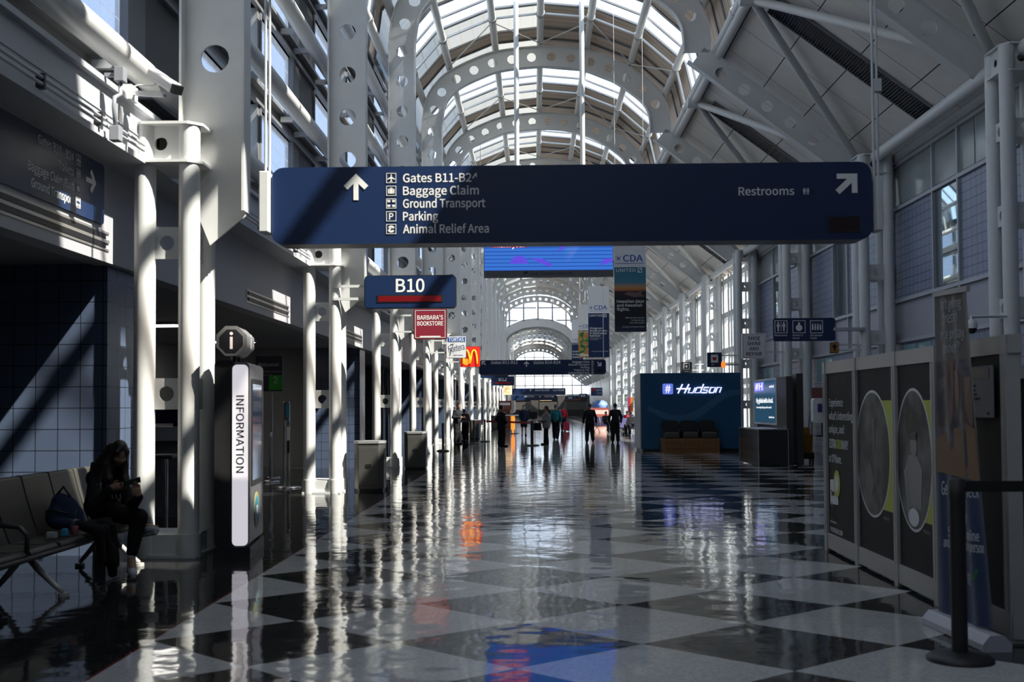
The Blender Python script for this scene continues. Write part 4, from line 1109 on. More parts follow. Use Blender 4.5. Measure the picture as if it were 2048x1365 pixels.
# construction hoarding with display panels
HO = Vector((3.33, 12.96, 0)); HR = (Vector((3.30, 7.84, 0))-HO)
HLEN = 5.12
ht = thing('display_hoarding', 'long grey-framed hoarding with dark advert panels on the right', 'hoarding')
F = Face(o=HO, r=HR)
panm = pm('charcoal_display_panel', (0.028, 0.027, 0.026), 0.6, spec=.2)
mb = MB()
rectp(F, mb, 0, .03, HLEN, .20, -.07, .10); rectp(F, mb, 0, 2.0, HLEN, 2.13, -.07, .10)
mb.build('rail', silver, ht)
ups = [0.0, F.px(1714, 900)[0], F.px(1793, 900)[0], F.px(1872, 900)[0], 4.28, HLEN-.12]
for u in ups:
    mb = MB(); rectp(F, mb, u, 0, u+.10, 2.13, -.06, .10); rectp(F, mb, u+.045, .2, u+.055, 2.0, .04, .006); mb.build('upright', silver, ht)
for i in range(5):
    mb = MB(); rectp(F, mb, ups[i]+.1, .2, ups[i+1], 2.0, -.02, .03); mb.build('display_panel', panm, ht)
mb = MB()
for s_, y in (('Experience', 806), ("what's interesting,", 832), ('unique, and', 858), ('at O\'Hare.', 916)):
    u, v = F.px(1660, y); F.text(mb, s_, u, v, .085, 'l', .0, off=.0115)
u, v = F.px(1661, 887); F.text(mb, 'EXTRA', u, v, .095, 'l', .02, .28, .0115); F.text(mb, 'INARY', u+.50, v, .095, 'l', .0, .27, .0115)
u, v = F.px(1663, 1058); F.text(mb, 'FLYCHICAGO.COM', u, v, .05, 'l', .02, .5, .0115); F.text(mb, 'Learn more at', u, v+.09, .03, 'l', off=.0115)
u, v = F.px(1760, 1040)
mb.build('panel_lettering', whitep, ht)
lime = pm('lime_green_print', (0.42, 0.50, 0.02), 0.4)
mb = MB(); u, v = F.px(1661, 887); F.text(mb, 'ORD', u+.29, v, .095, 'l', .02, .20, .0115); mb.build('lime_lettering', lime, ht)
u0, v0, u1, v1 = F.rect(1663, 956, 1679, 1014)
mb = MB(); F.poly(mb, [(u0, v0), (u1, v0+.02), (u1, v1), (u0, v1-.02)], .012); mb.build('logo_card', whitep, ht)
mb = MB(); F.poly(mb, circ(u1-.03, v1-.05, .13, 18, .15), .014); mb.build('logo_swirl', lime, ht)
mb = MB(); F.poly(mb, circ(u1-.03, v1-.05, .08, 16, .09), .019, .003); mb.build('logo_eye', whitep, ht)
mb = MB()
for i, s_ in enumerate(('See', 'Say', 'More')): F.text(mb, s_, u0+.05, v1-.16-.14*i, .06, 'l', .02, off=.020)
mb.build('logo_lettering', inkblk, ht)
ph, nt, b = newmat('grey_photo_print')
nz = nd(nt, 'ShaderNodeTexNoise'); nz.inputs['Scale'].default_value = 2.6; nz.inputs['Detail'].default_value = 6; g = nd(nt, 'ShaderNodeNewGeometry'); nt.links.new(g.outputs['Position'], nz.inputs[0])
cr = nd(nt, 'ShaderNodeValToRGB'); nt.links.new(nz.outputs[0], cr.inputs[0]); nt.links.new(cr.outputs[0], b.inputs['Base Color'])
cr.color_ramp.elements[0].position = .42; cr.color_ramp.elements[0].color = (.012, .012, .012, 1); cr.color_ramp.elements[1].position = .72; cr.color_ramp.elements[1].color = (.17, .17, .17, 1)
phl = pm('light_grey_print', (0.22, 0.22, 0.22), 0.4); phd = pm('dark_grey_print', (0.02, 0.02, 0.02), 0.4); phm = pm('mid_grey_print', (0.09, 0.09, 0.09), 0.4)
for j, (a, c, top, bot, l0, l1) in enumerate(((1717, 1783, 783, 1033, 805, 1028), (1797, 1867, 779, 1062, 803, 1052))):
    u0, u1 = F.px(a, 900)[0], F.px(c, 900)[0]; um = F.px((a+c)/2+2, 900)[0]
    vt, vb = F.px((a+c)/2, top)[1], F.px((a+c)/2, bot)[1]
    mb = MB(); ur = ups[j+2]-.0; vm = (vt+vb)/2; rectp(F, mb, um, vm-.52, ur, vm+.52, .010, .003); mb.build('lime_block', lime, ht)
    ry = (vt+vb)/2-vb; rx = (u1-u0)/2; cu = (u0+u1)/2
    lo_ = ups[j+1]+.101
    clip = lambda P: [(max(lo_, x), y) for x, y in P]
    mb = MB(); F.poly(mb, clip(circ(cu, vm, rx+.012, 40, ry+.012)), .013, .002); mb.build('oval_rim', whitep, ht)
    mb = MB(); F.poly(mb, clip(circ(cu, vm, rx-.012, 40, ry-.012)), .015, .002); mb.build('oval_picture', ph, ht)
    mb = MB()
    if j == 0:
        rectp(F, mb, cu+.02, vm+.02, cu+.08, vm+.35, .018, .002); shape(F, mb, [(-.5,.2),(.1,.5),(.5,-.1),(.2,-.5),(-.4,-.3)], cu-.1, vm-.25, .3, .35, 0, .018, .002)
        mb.build('figure_picture', phm, ht)
    else:
        F.poly(mb, circ(cu+.02, vm+.13, .085, 16, .11), .020, .002)
        shape(F, mb, [(-.25,.5),(.2,.5),(.5,.25),(.42,-.5),(-.4,-.5),(-.5,.2)], cu, vm-.19, .46, .46, 0, .018, .002)
        shape(F, mb, [(-.5,.5),(-.2,.5),(.15,-.5),(-.15,-.5)], cu-.12, vm-.30, .26, .4, 0, .020, .002)
        mb.build('figure_picture', phl, ht)
        mb = MB(); F.poly(mb, circ(cu+.0, vm-.50, .14, 16, .08), .021, .002); mb.build('bowl_picture', whitep, ht)
        mb = MB(); shape(F, mb, [(-.5,.5),(.5,.5),(.5,-.5),(-.5,-.5)], cu+.02, vm+.205, .15, .06, 0, .023, .002); mb.build('hair_picture', phd, ht)
mb = MB()
for x, y, s_ in ((1770, 1036, 'Photo by'), (1850, 1063, 'Photo by'), (1764, 832, 'EAT')): u, v = F.px(x, y); F.text(mb, s_, u, v, .03, 'l', off=.0115)
mb.build('panel_lettering', phl, ht)
settle(ht)
# notice fixed to its last panel
t = thing('wall_notice', 'white printed notice with a dark heading, fixed near the corner of the hoarding', 'notice')
u0, v0, u1, v1 = F.rect(1944, 741, 2001, 836); u0 = F.px(1944, 800)[0]; u1 = F.px(2001, 800)[0]
mb = MB(); rectp(F, mb, u0, v0, u1, v1+.02, .045, .012); mb.build('sheet', pm('grey_white_paper', (0.30, 0.30, 0.33), 0.5), t)
mb = MB(); rectp(F, mb, u0+.03, v1-.07, u1-.05, v1-.0, .058, .003); mb.build('heading', darkmetal, t)
mb = MB(); F.o = F.o+F.n*.057
for i, s_ in enumerate(('Providing the best', 'travel experience', 'for all at the airport.', 'Thanks for your patience')): F.text(mb, s_, u0+.03, v1-.12-.032*i, .018, 'l', .02)
F.text(mb, 'CDA', u1-.1, v0+.03, .02, 'l'); mb.build('lettering', inkblk, t)
settle(t)
# lower dark return behind the hoarding's corner
t = thing('corner_hoarding', 'low dark panelled hoarding running off to the right behind the rope posts', 'hoarding')
F = Face('-y', 8.62)
mb = MB()
for u in (3.40, 4.6): rectp(F, mb, u, 0, u+.10, 1.94, -.08, .08)
rectp(F, mb, 3.50, 1.84, 4.6, 1.94, -.08, .08); mb.build('frame', silver, t)
mb = MB(); rectp(F, mb, 3.50, .05, 4.6, 1.84, -.05, .03); mb.build('display_panel', panm, t); settle(t)
# hand sanitiser on the hoarding's far end
t = thing('sanitizer_dispenser', 'white hand sanitiser dispenser on the far end post of the hoarding', 'dispenser')
F = Face('-y', 13.10)
a = F.rect(1621, 797, 1645, 846)
mb = MB(); F.poly(mb, rrect(a[0], a[1], a[2]+.02, a[3], .03), 0, .12); mb.build('body', whitep, t, .01)
mb = MB(); F.poly(mb, rrect(a[0]+.05, a[1]+.12, a[0]+.10, a[1]+.22, .01), .12, .004); mb.build('label_patch', pm('violet_label', (0.05, 0.03, 0.2), 0.5), t)
mb = MB(); rectp(F, mb, a[0]+.03, a[1]-.16, a[2]+.03, a[1]-.14, 0, .13); rectp(F, mb, a[2]-.02, a[1]-.16, a[2]+.03, a[1], 0, .03); mb.build('drip_tray', black, t)
c_ = F.rect(1623, 776, 1642, 797); mb = MB(); rectp(F, mb, c_[0], c_[1], c_[2]+.04, c_[3], 0, .015); mb.build('top_card', pm('brown_card_print', (0.16, 0.06, 0.05), 0.5), t)
settle(t)
# roll-up banner
t = thing('roll_up_banner', 'tall rippled roll-up banner with navy foot and grey head, in front of the hoarding', 'banner')
BL, BR = Vector((2.98, 8.62, .07)), Vector((3.10, 7.72, .07))
TL = at(1870, 592, y=8.50); TR = at(1934, 581, y=8.0)
BR = at(1989, 1262, y=7.62); BL = at(1877, 1228, y=8.50)
def bpt(u, v, off=0):
    p = (BL*(1-u)+BR*u)*(1-v)+(TL*(1-u)+TR*u)*v
    n = (BR-BL).cross(Vector((0, 0, 1))).normalized()
    rip = .012*math.sin(u*19+v*2)*(1-v*.4)*(.4+u)
    return p+n*(rip+off)
def bstrip(mb, v0, v1, off=0, u0=0, u1=1, nu=40, nv=24):
    vs = [bpt(u0+(u1-u0)*i/nu, v0+(v1-v0)*j/nv, off) for j in range(nv+1) for i in range(nu+1)]
    mb.add(vs, [(j*(nu+1)+i, j*(nu+1)+i+1, (j+1)*(nu+1)+i+1, (j+1)*(nu+1)+i) for j in range(nv) for i in range(nu)], True)
vf = lambda y: (1228-y)/(1228-592.0)
for v0, v1, m_, nm in ((0, vf(945), pm('navy_banner_print', (0.010, 0.035, 0.10), 0.35), 'navy_field'), (vf(945), vf(725), None, 'picture_field'), (vf(725), 1, pm('warm_grey_banner_print', (0.12, 0.115, 0.11), 0.4), 'grey_field')):
    if m_ is None:
        m_, nt, b = newmat('hands_and_trays_print')
        nz = nd(nt, 'ShaderNodeTexNoise'); nz.inputs['Scale'].default_value = 3.2; nz.inputs['Detail'].default_value = 3; g = nd(nt, 'ShaderNodeNewGeometry'); nt.links.new(g.outputs['Position'], nz.inputs[0])
        cr = nd(nt, 'ShaderNodeValToRGB'); nt.links.new(nz.outputs[0], cr.inputs[0]); nt.links.new(cr.outputs[0], b.inputs['Base Color']); b.inputs['Roughness'].default_value = .4
        for p_, c in ((.38, (.03,.03,.06)), (.47, (.05,.045,.05)), (.53, (.10,.10,.13)), (.60, (.09,.06,.05)), (.68, (.05,.05,.06))): cr.color_ramp.elements.new(p_).color = c+(1,)
    mb = MB(); bstrip(mb, v0, v1); mb.build(nm, m_, t)
def bpoly(mb, pts, off=.003):
    n = len(pts); mb.add([bpt(u, v, off) for u, v in pts], [tuple(range(n))])
mb = MB(); bpoly(mb, [(.02, vf(945)), (.98, vf(960)), (.95, vf(860)), (.75, vf(850)), (.5, vf(858)), (.2, vf(868)), (.02, vf(880))]); mb.build('tray_picture', pm('orange_tray_print', (0.15, 0.075, 0.035), 0.4), t)
skp = pm('skin_print', (0.17, 0.11, 0.085), 0.45)
for a in ((.38, 725, 855), (.55, 745, 830), (.82, 760, 870)):
    mb = MB(); bpoly(mb, [(a[0]-.06, vf(a[1])), (a[0]-.07, vf(a[1]+60)), (a[0]+.0, vf(a[2])), (a[0]+.05, vf(a[2]-20)), (a[0]+.10, vf(a[1]+50)), (a[0]+.09, vf(a[1]))]); mb.build('arm_picture', skp, t)
def btext(mb, s_, u, y, h, align='c', bold=0.0, wfrac=None):
    mb.new()
    vs, fs, x0, x1 = text_geo(s_, bold)
    H = (TL-BL).length; k = h/CAPH/H; kx = wfrac/(x1-x0) if wfrac else h/CAPH/.62
    sh = {'l': -x0, 'c': -(x0+x1)/2}[align]
    mb.add([bpt(u+(p.x+sh)*kx, vf(y)+(p.y-CAPH/2)*k, .004+p.z*.25) for p in vs], fs)
mb = MB()
for s_, y, w in (("Isn't getting", 612, .60), ('dressed', 640, .42), ('once per day', 672, .66), ('enough?', 700, .46)): btext(mb, s_, .48, y, .075, 'c', .0, w)
mb.build('head_lettering', pm('grey_print_letter', (0.45, 0.44, 0.44), 0.5), t)
mb = MB()
for s_, u, y, h, w, bo in (('Get TSA PreCheck', .12, 977, .10, .76, .0), ('at tsa.gov', .44, 1028, .075, .22, .02), ('5 minutes online', .22, 1062, .07, .62, .01), ('and 10 minutes in person', .14, 1083, .07, .76, .01), ('TSA Pre', .28, 1142, .11, .38, .0)): btext(mb, s_, u, y, h, 'l', bo, w)
mb.build('foot_lettering', pm('pale_print_letter', (0.5, 0.52, 0.56), 0.5), t)
mb = MB(); bpoly(mb, [(.70, vf(1140)), (.73, vf(1150)), (.80, vf(1125)), (.78, vf(1122)), (.73, vf(1143)), (.71, vf(1134))]); mb.build('tick_mark', pm('green_tick', (0.02, 0.2, 0.05), 0.5), t)
mb = MB().bar(TL+Vector((0,.02,.01)), TR+Vector((0,-.02,.01)), .03, .04); mb.build('top_bar', silver, t)
d_ = (BR-BL); d_.z = 0; d_.normalize(); P0, P1 = Vector((BL.x, BL.y, 0))-d_*.06, Vector((BR.x, BR.y, 0))+d_*.04
n_ = d_.cross(Vector((0, 0, 1)))
pr = [(-.10,0),(.10,0),(.10,.05),(.05,.11),(-.05,.11),(-.10,.05)]
mb = MB(); mb.prism(pr, P0, n_, (0,0,1), d_, (P1-P0).length); mb.build('base_case', pm('pale_silver_case', (0.45, 0.45, 0.50), 0.35), t, .01)
settle(t)
# rope posts
def post(loc, label, name='queue_post', h=1.10, r=.042, br=.20, m_=None, parent_label=None):
    t = thing(name, label, 'post', loc); m_ = m_ or black
    MB().lathe([(br, 0), (br, .02), (br*.8, .045), (.06, .06)]).build('base', m_, t)
    MB().lathe([(r, .05), (r, h-.12)], n=20).build('pole', m_, t)
    MB().lathe([(r+.004, h-.12), (r+.006, h), (r*.7, h+.01)], n=20).build('belt_head', m_, t)
    return t
post((2.72, 7.35, 0), 'black queue post in front of the roll-up banner', h=1.16, r=.05, br=.21)
post((3.50, 7.50, 0), 'black queue post behind the roll-up banner', h=1.16, r=.05, br=.21)
tag(MB().box((2.778, 7.345, 1.08), (5.6, 7.355, 1.15)).build('queue_belt', pm('black_webbing', (0.006,0.006,0.006), 0.8)), 'flat black belt stretched from the front queue post to the right', 'belt')
tag(MB().bar((3.57, 7.53, 1.12), (5.6, 8.2, 1.05), .006, .07).build('queue_belt', MATS['black_webbing']), 'second black belt leading back from the rear queue post', 'belt')
# black display counter with an airline screen
t = thing('display_counter', 'black counter unit with an airline advert screen by the right columns', 'counter')
cx0, cx1, cy0, cy1 = 5.95, 6.75, 30.2, 33.0
MB().box((cx0, cy0, .02), (cx1, cy1, 1.0)).build('cabinet', pm('gloss_black_panel', (0.022, 0.021, 0.02), 0.12), t, .01)
mb = MB()
for x in (cx0, cx1-.01): mb.box((x-.012, cy0-.012, 0), (x+.012, cy0+.012, 1.0))
mb.box((cx0-.015, cy0-.015, .98), (cx1, cy1, 1.01)); mb.box((cx0-.01, cy1-.02, 0), (cx0+.01, cy1, 1.0)); mb.build('steel_edge', chrome, t)
MB().box((cx1, cy0+.2, .02), (cx1+.18, cy1+1.4, 2.42)).build('upright', pm('black_brown_panel', (0.045, 0.042, 0.038), 0.35), t, .01)
F = Face('-x', cx1)
a = F.rect(1510, 768, 1553, 848); a = (min(a[0], a[2]), 1.14, max(a[0], a[2]), 2.36)
mb = MB(); rectp(F, mb, a[0]-.10, a[1]-.06, a[2]+.08, a[3]+.05, 0, .02); mb.build('screen_frame', whitep, t)
mb = MB(); rectp(F, mb, a[0], a[1], a[2], a[3], .02, .004); mb.build('screen', pm('teal_advert_screen', (0.02, 0.06, 0.10), 0.15, emit=(0.03, 0.10, 0.17, .45)), t)
F.o = F.o+F.n*.026; w = a[2]-a[0]
mb = MB(); F.text(mb, 'Fly global with a local.', a[0]+w*.10, 1.78, .13, 'l', .01, w*.80); F.text(mb, 'Connecting Chicago to the world', a[0]+w*.10, 1.58, .05, 'l', 0, w*.72); F.text(mb, 'united', a[0]+w*.74, 2.18, .07, 'l', 0, w*.2); F.text(mb, 'united.com', a[0]+w*.7, 1.3, .05, 'l', 0, w*.24); mb.build('screen_lettering', MATS['white_screen_text'], t)
mb = MB(); rectp(F, mb, a[0]+.01, 2.06, a[0]+w*.48, 2.33, 0, .002); mb.build('logo_patch', pm('bright_blue_patch', (0.1, 0.12, 0.5), 0.4, emit=(.18, .2, .85, .8)), t)
mb = MB(); F.text(mb, '#H', a[0]+w*.24, 2.2, .2, 'c', .05, w*.36, .004); mb.build('logo_lettering', pm('pink_white_glow', (.8,.7,.7), .5, emit=(1,.85,.85,.8)), t)
MB().box((cx1+.32, cy0+.4, .02), (cx1+.5, cy0+.9, 2.5)).build('rear_fin', MATS['black_brown_panel'], t, .008)
MB().box((cx1+.18, cy0+.5, .02), (cx1+.32, cy0+.8, .08)).build('foot_plate', black, t)
settle(t)
# mop bucket
t = thing('mop_bucket', 'yellow mop bucket on a black wheeled base by the right wall', 'bucket', (7.75, 32.6, 0))
yel = pm('yellow_plastic', (0.42, 0.20, 0.015), 0.4)
MB().lathe([(.16, .28), (.19, .34), (.23, .78), (.24, .80), (.215, .80), (.20, .5)]).build('pail', yel, t)
MB().box((-.13, -.10, .80), (.13, .16, 1.0)).build('wringer', yel, t, .02)
mb = MB().box((-.22, -.22, .10), (.22, .22, .28)); mb.build('trolley', black, t, .02)
for x in (-.18, .18):
    for y in (-.18, .18): MB().tube((x-.02, y, .05), (x+.02, y, .05), .05, 12).build('wheel', black, t)
MB().path([(-.22, 0, .80), (-.24, 0, 1.1), (-.18, 0, 1.3)], .015, 6).build('handle', black, t)
MB().tube((.12, .1, .9), (.22, .2, 1.5), .014, 8).build('mop_stick', pm('grey_stick', (.2,.2,.2), .5), t)
tag(MB().tube((7.48, 34.2, 0), (7.48, 34.2, .02), .12, 14).box((7.46, 34.19, .02), (7.50, 34.21, 1.35)).build('caution_stand', pm('dull_yellow_marker', (0.30, 0.27, 0.03), 0.5)), 'thin yellow marker pole behind the mop bucket', 'pole')
# blue shop wall
t = thing('shop_wall_display', 'blue freestanding shop wall with a glowing white logo', 'display wall')
hu, nt, b = newmat('blue_wave_print')
g = nd(nt, 'ShaderNodeNewGeometry'); wv = nd(nt, 'ShaderNodeTexNoise'); wv.inputs['Scale'].default_value = .9; nt.links.new(g.outputs['Position'], wv.inputs[0])
cr = nd(nt, 'ShaderNodeValToRGB'); nt.links.new(wv.outputs[0], cr.inputs[0]); nt.links.new(cr.outputs[0], b.inputs['Base Color']); b.inputs['Roughness'].default_value = .3
cr.color_ramp.elements[0].color = (.008, .055, .13, 1); cr.color_ramp.elements[1].color = (.018, .10, .21, 1)
F = Face('-y', 40.3); r_ = F.rect(1281, 747, 1483, 906)
u0, u1, v1 = r_[0], r_[2], r_[3]
MB().box((u0, 40.3, .10), (u1, 42.9, v1)).build('wall_box', hu, t)
MB().box((u0+.06, 40.34, 0), (u1-.06, 42.8, .10)).build('plinth', black, t)
MB().box((u0-.03, 40.27, 0), (u0, 40.33, v1)).build('corner_strip', silver, t)
mb = MB()
pts = [(x, 1.65+.42*math.sin((x-u0)*1.55+2.8)*(0.5+.25*(x-u0))) for x in np.linspace(u0+.25, u1-.05, 34)]
mb.add([F.P(x, y, .004) for x, y in pts]+[F.P(x, y-.10-.22*max(0, math.sin((x-u0)*.8)), .004) for x, y in pts], [(i, 34+i, 35+i, i+1) for i in range(33)]); mb.build('wave_stripe', pm('lighter_blue_print', (0.04, 0.13, 0.25), 0.35), t)
glow = pm('lilac_lit_letter', (0.8, 0.8, 0.9), 0.4, emit=(0.62, 0.62, 1.0, 1.1))
mb = MB(); a = F.rect(1325, 768, 1346, 789); F.poly(mb, rrect(a[0], a[1], a[2], a[3], .05), .0, .05); mb.build('logo_box', pm('blue_lit_logo', (.1,.15,.5), .4, emit=(.12,.17,.65,.8)), t)
mb = MB(); F.text(mb, '#', (a[0]+a[2])/2, (a[1]+a[3])/2, .27, 'c', .06, None, .052); mb.build('logo_lettering', glow, t)
mb = MB(); a = F.rect(1350, 769, 1442, 788)
x, y0_, y1_ = a[0], a[1]+.02, a[3]; W_ = a[2]-a[0]
def sb(pts, r_=.028): mb.path([F.P(x+p*W_+q*.10, y0_+q*(y1_-y0_), .04) for p, q in pts], r_, 6)
sb([(.06,.0),(.10,1)]); sb([(.20,0),(.24,1)]); sb([(.0,.5),(.30,.5)])
sb([(.29,.62),(.28,.06),(.38,.06),(.40,.62)]); sb([(.53,.62),(.44,.62),(.42,.06),(.54,.06),(.56,1)])
sb([(.70,.62),(.60,.62),(.59,.36),(.69,.32),(.68,.06),(.57,.06)]); sb([(.73,.06),(.74,.62),(.84,.62),(.83,.06),(.73,.06)]); sb([(.87,.06),(.88,.62),(.97,.62),(.96,.06)])
mb.build('logo_lettering', glow, t); settle(t)
# shoe shine stand
t = thing('shoe_shine_stand', 'wooden shoe shine platform with three black padded chairs before the blue wall', 'shoe shine stand')
wood = pm('honey_wood', (0.20, 0.085, 0.025), 0.4, var=.2, scale=3)
u0, u1 = F.px(1320, 880)[0], F.px(1430, 880)[0]; y0_, y1_ = 39.25, 40.15
MB().box((u0, y0_, 0), (u1, y1_, .50)).build('platform', wood, t, .01)
for i in range(3):
    q = u0+.08+i*(u1-u0-.1)/3; w = (u1-u0-.1)/3-.06
    mb = MB().box((q, y0_-.02, .12), (q+w, y0_, .38)); mb.build('drawer', wood, t, .012)
    mb = MB(); 
    F2 = Face('-y', y0_-.02); outline(F2, mb, q+.03, .15, q+w-.03, .35, .015, 0, .008); mb.build('drawer_moulding', pm('dark_wood', (0.08,0.03,0.01), .4) if i == 0 else MATS['dark_wood'], t)
for i in range(3):
    c = u0+.33+i*(u1-u0-.66)/2
    mb = MB().box((c-.27, y0_+.14, .50), (c+.27, y0_+.75, .72)); mb.build('chair_seat', seatm, t, .05, 3)
    mb = MB(); Fb = Face('-y', y0_+.78); Fb.poly(mb, rrect(c-.29, .60, c+.29, 1.12, .14), -.14, .16); mb.build('chair_back', pm('black_leather', (0.012,0.012,0.012), .38) if i == 0 else MATS['black_leather'], t, .03, 3)
    for s_ in (-1, 1): MB().box((c+s_*.27-.04, y0_+.2, .70), (c+s_*.27+.04, y0_+.72, .84)).build('chair_arm', MATS['black_leather'], t, .03, 3)
settle(t)
# clear pylon, welcome sign, gate furniture on the left
t = thing('poster_pylon', 'slim steel and glass pylon with small posters, left of the second column', 'pylon', tuple(at(573, 976, z=0)))
for x in (-.045, .045): MB().tube((x, 0, .02), (x, 0, 1.40), .03, 12).build('tube', chrome, t)
MB().box((-.07, -.03, 1.38), (.07, .03, 1.78)).build('head', chrome, t, .02)
MB().lathe([(.30, 0), (.30, .02), (.06, .035)]).build('base', chrome, t)
MB().box((.0, -.045, 1.45), (.07, -.033, 1.74)).build('blue_poster', pm('blue_poster_print', (.04,.2,.35), .4), t)
mb = MB().box((.02, -.05, .98), (.075, -.035, 1.26)); mb.build('white_poster', whitep, t); mb = MB().box((.02, -.05, .72), (.07, -.035, .96)); mb.build('black_poster', inkblk, t)
t = thing('welcome_sign', 'dark welcome sign with a green number two, on a pole in the gate area', 'sign')
F = Face('-y', 26.5); a = F.rect(511, 713, 565, 783)
mb = MB(); rectp(F, mb, *a, -.03, .03); mb.build('board', pm('dark_violet_board', (0.012,0.010,0.05), .4), t)
g_ = F.rect(538, 751, 564, 780); mb = MB(); rectp(F, mb, *g_, .0, .006); mb.build('green_panel', pm('green_panel', (.02,.12,.02), .5, emit=(.02,.35,.02,.03)), t)
mb = MB(); F.text(mb, '2', (g_[0]+g_[2])/2, g_[1]+.23, .15, 'c', .02, None, .008); F.text(mb, 'Welcome!', a[0]+.06, a[3]-.2, .08, 'l', .02); F.text(mb, 'Pre-boarding and group 1', a[0]+.06, a[3]-.36, .035, 'l'); F.text(mb, 'may board now', a[0]+.06, a[3]-.44, .035, 'l'); mb.build('lettering', whitep, t)
pu = F.px(543, 800)[0]; MB().tube((pu, 26.53, 0), (pu, 26.53, a[1]+.05), .025, 10).lathe([(.2,0),(.2,.02),(.03,.03)], (pu, 26.53, 0)).build('pole', chrome, t); settle(t)
post(tuple(at(541, 905, y=25.0))[:2]+(0,), 'steel queue post with a small blue light in the gate area', m_=chrome, r=.03)
t = thing('gate_podium', 'white-topped gate counter seen between the tubes of the first column', 'counter')
MB().box((-6.3, 17.0, 1.16), (-4.95, 17.6, 1.37)).build('worktop', pm('pale_counter', (.42,.42,.46), .4), t); MB().box((-6.25, 17.05, 0), (-5.0, 17.55, 1.16)).build('cabinet', darkpan, t)
MB().box((-6.2, 17.3, 1.42), (-4.98, 17.35, 1.68)).build('display', pm('navy_gate_display', (.012,.012,.06), .3), t); MB().box((-5.6, 17.3, 1.36), (-5.5, 17.34, 1.44)).build('display_foot', black, t)
MB().box((-5.4, 16.99, 1.24), (-5.2, 17.0, 1.29)).build('name_slot', black, t); settle(t)
t = thing('bag_sizer', 'black topped bag sizer on a chrome pole behind the first column', 'bag sizer')
p = at(331, 1058, y=14.2); MB().box((p.x-.18, 14.0, 1.02), (p.x+.14, 14.4, 1.07)).build('tray', black, t, .02); MB().tube((p.x, 14.2, 0), (p.x, 14.2, 1.02), .028, 12).build('pole', chrome, t); MB().box((p.x-.16, 14.0, 0), (p.x+.12, 14.4, .03)).build('base', black, t); settle(t)
# security cameras, conduit
t = thing('security_camera', 'white bullet security camera on an arm above the first column', 'camera')
q0, q1 = at(304, 146, y=11.9), at(352, 178, y=11.6)
mb = MB(); mb.bar(q0, q1, .125, .11); mb.build('housing', whitep, t, .02)
d_ = (q1-q0).normalized(); mb = MB(); mb.bar(q1-d_*.02, q1+d_*.05, .11, .095); mb.build('lens_hood', black, t)
m0 = at(262, 186, y=12.0); m1 = at(330, 190, y=11.75)
MB().bar(m0, m1, .05, .05).build('arm', whitep, t); mb = MB().bar(m1, (m1+at(322, 172, y=11.75)-m1), .04); mb.build('tilt_joint', silver, t)
mb = MB().box((m0.x-.10, 11.9, m0.z-.09), (m0.x+.04, 12.1, m0.z+.07)).box((-4.42, 11.97, m0.z-.03), (m0.x, 12.03, m0.z+.02)); mb.build('mount', whitep, t)
e = at(276, 170, y=11.95); mb = MB().path([m0+Vector((0,0,.06)), e, at(305, 172, y=11.9), at(316, 164, y=11.9)], .008, 6); mb.build('cable', whitep, t); settle(t)
t = thing('conduit_drop', 'grey conduit drop with two junction boxes above the direction sign', 'conduit')
xs_ = -4.20
b1, b2 = at(241, 150, x=xs_), at(232, 268, x=xs_)
for b_ in (b1, b2): MB().box((xs_-.05, b_.y-.055, b_.z-.075), (xs_+.05, b_.y+.055, b_.z+.075)).build('junction_box', pm('grey_box', (.25,.26,.29), .5) if b_ is b1 else MATS['grey_box'], t, .006)
MB().path([b1, b1+Vector((0,0,-.2)), at(229, 195, x=xs_), at(228, 215, x=xs_), b2], .022, 8).build('pipe', MATS['grey_box'], t)
MB().box((-4.36, b1.y-.02, b1.z-.02), (xs_, b1.y+.02, b1.z+.02)).build('strap', MATS['grey_box'], t); settle(t)
for k in range(0, 5):
    t = thing('cable_conduit', 'pair of thin conduits clipped along the left edge beam, %s bay along' % ORD[k], 'conduit', (-4.30, YC(k), 0))
    for z in (4.50, 4.56): MB().tube((0, .3 if k else .9, z), (0, 8.95, z), .016, 6).build('pipe', steelg, t)
    mb = MB()
    for y in np.arange(1.2, 9, 1.3): mb.new().box((-.06, y-.02, 4.46), (.02, y+.02, 4.6))
    mb.build('clip', darkmetal, t)
t = thing('dome_camera', 'small dome security camera on the nearest right-hand column', 'camera')
p = at(1944, 655, y=20.75); mb = MB().lathe([(.09, 0), (.10, .05), (.08, .14), (.03, .17)], (p.x, p.y, p.z-.02), 16); mb.build('housing', whitep, t); mb = MB().lathe([(.01, -.1), (.06, -.08), (.085, -.02), (.085, 0)], (p.x, p.y, p.z-.02), 16); mb.build('dome', black, t)
MB().path([(p.x, p.y, p.z+.12), (p.x+.02, p.y+.1, p.z+.2), (8.80, 20.84, p.z+.2)], .025, 8).build('arm', whitep, t); settle(t)
# strobe
t = thing('alarm_strobe', 'small glowing orange strobe near the defibrillator sign', 'lamp'); p = at(1447, 730, y=YC(5)-1.06)
MB().box((p.x-.09, p.y, p.z-.13), (p.x+.09, p.y+.06, p.z+.13)).build('lens', pm('orange_strobe', (.6,.15,.02), .4, emit=(1,.25,.03,.8)), t, .03); MB().box((p.x-.1, p.y+.05, p.z-.03), (8.72, p.y+.1, p.z+.03)).build('bracket', steelg, t); settle(t)
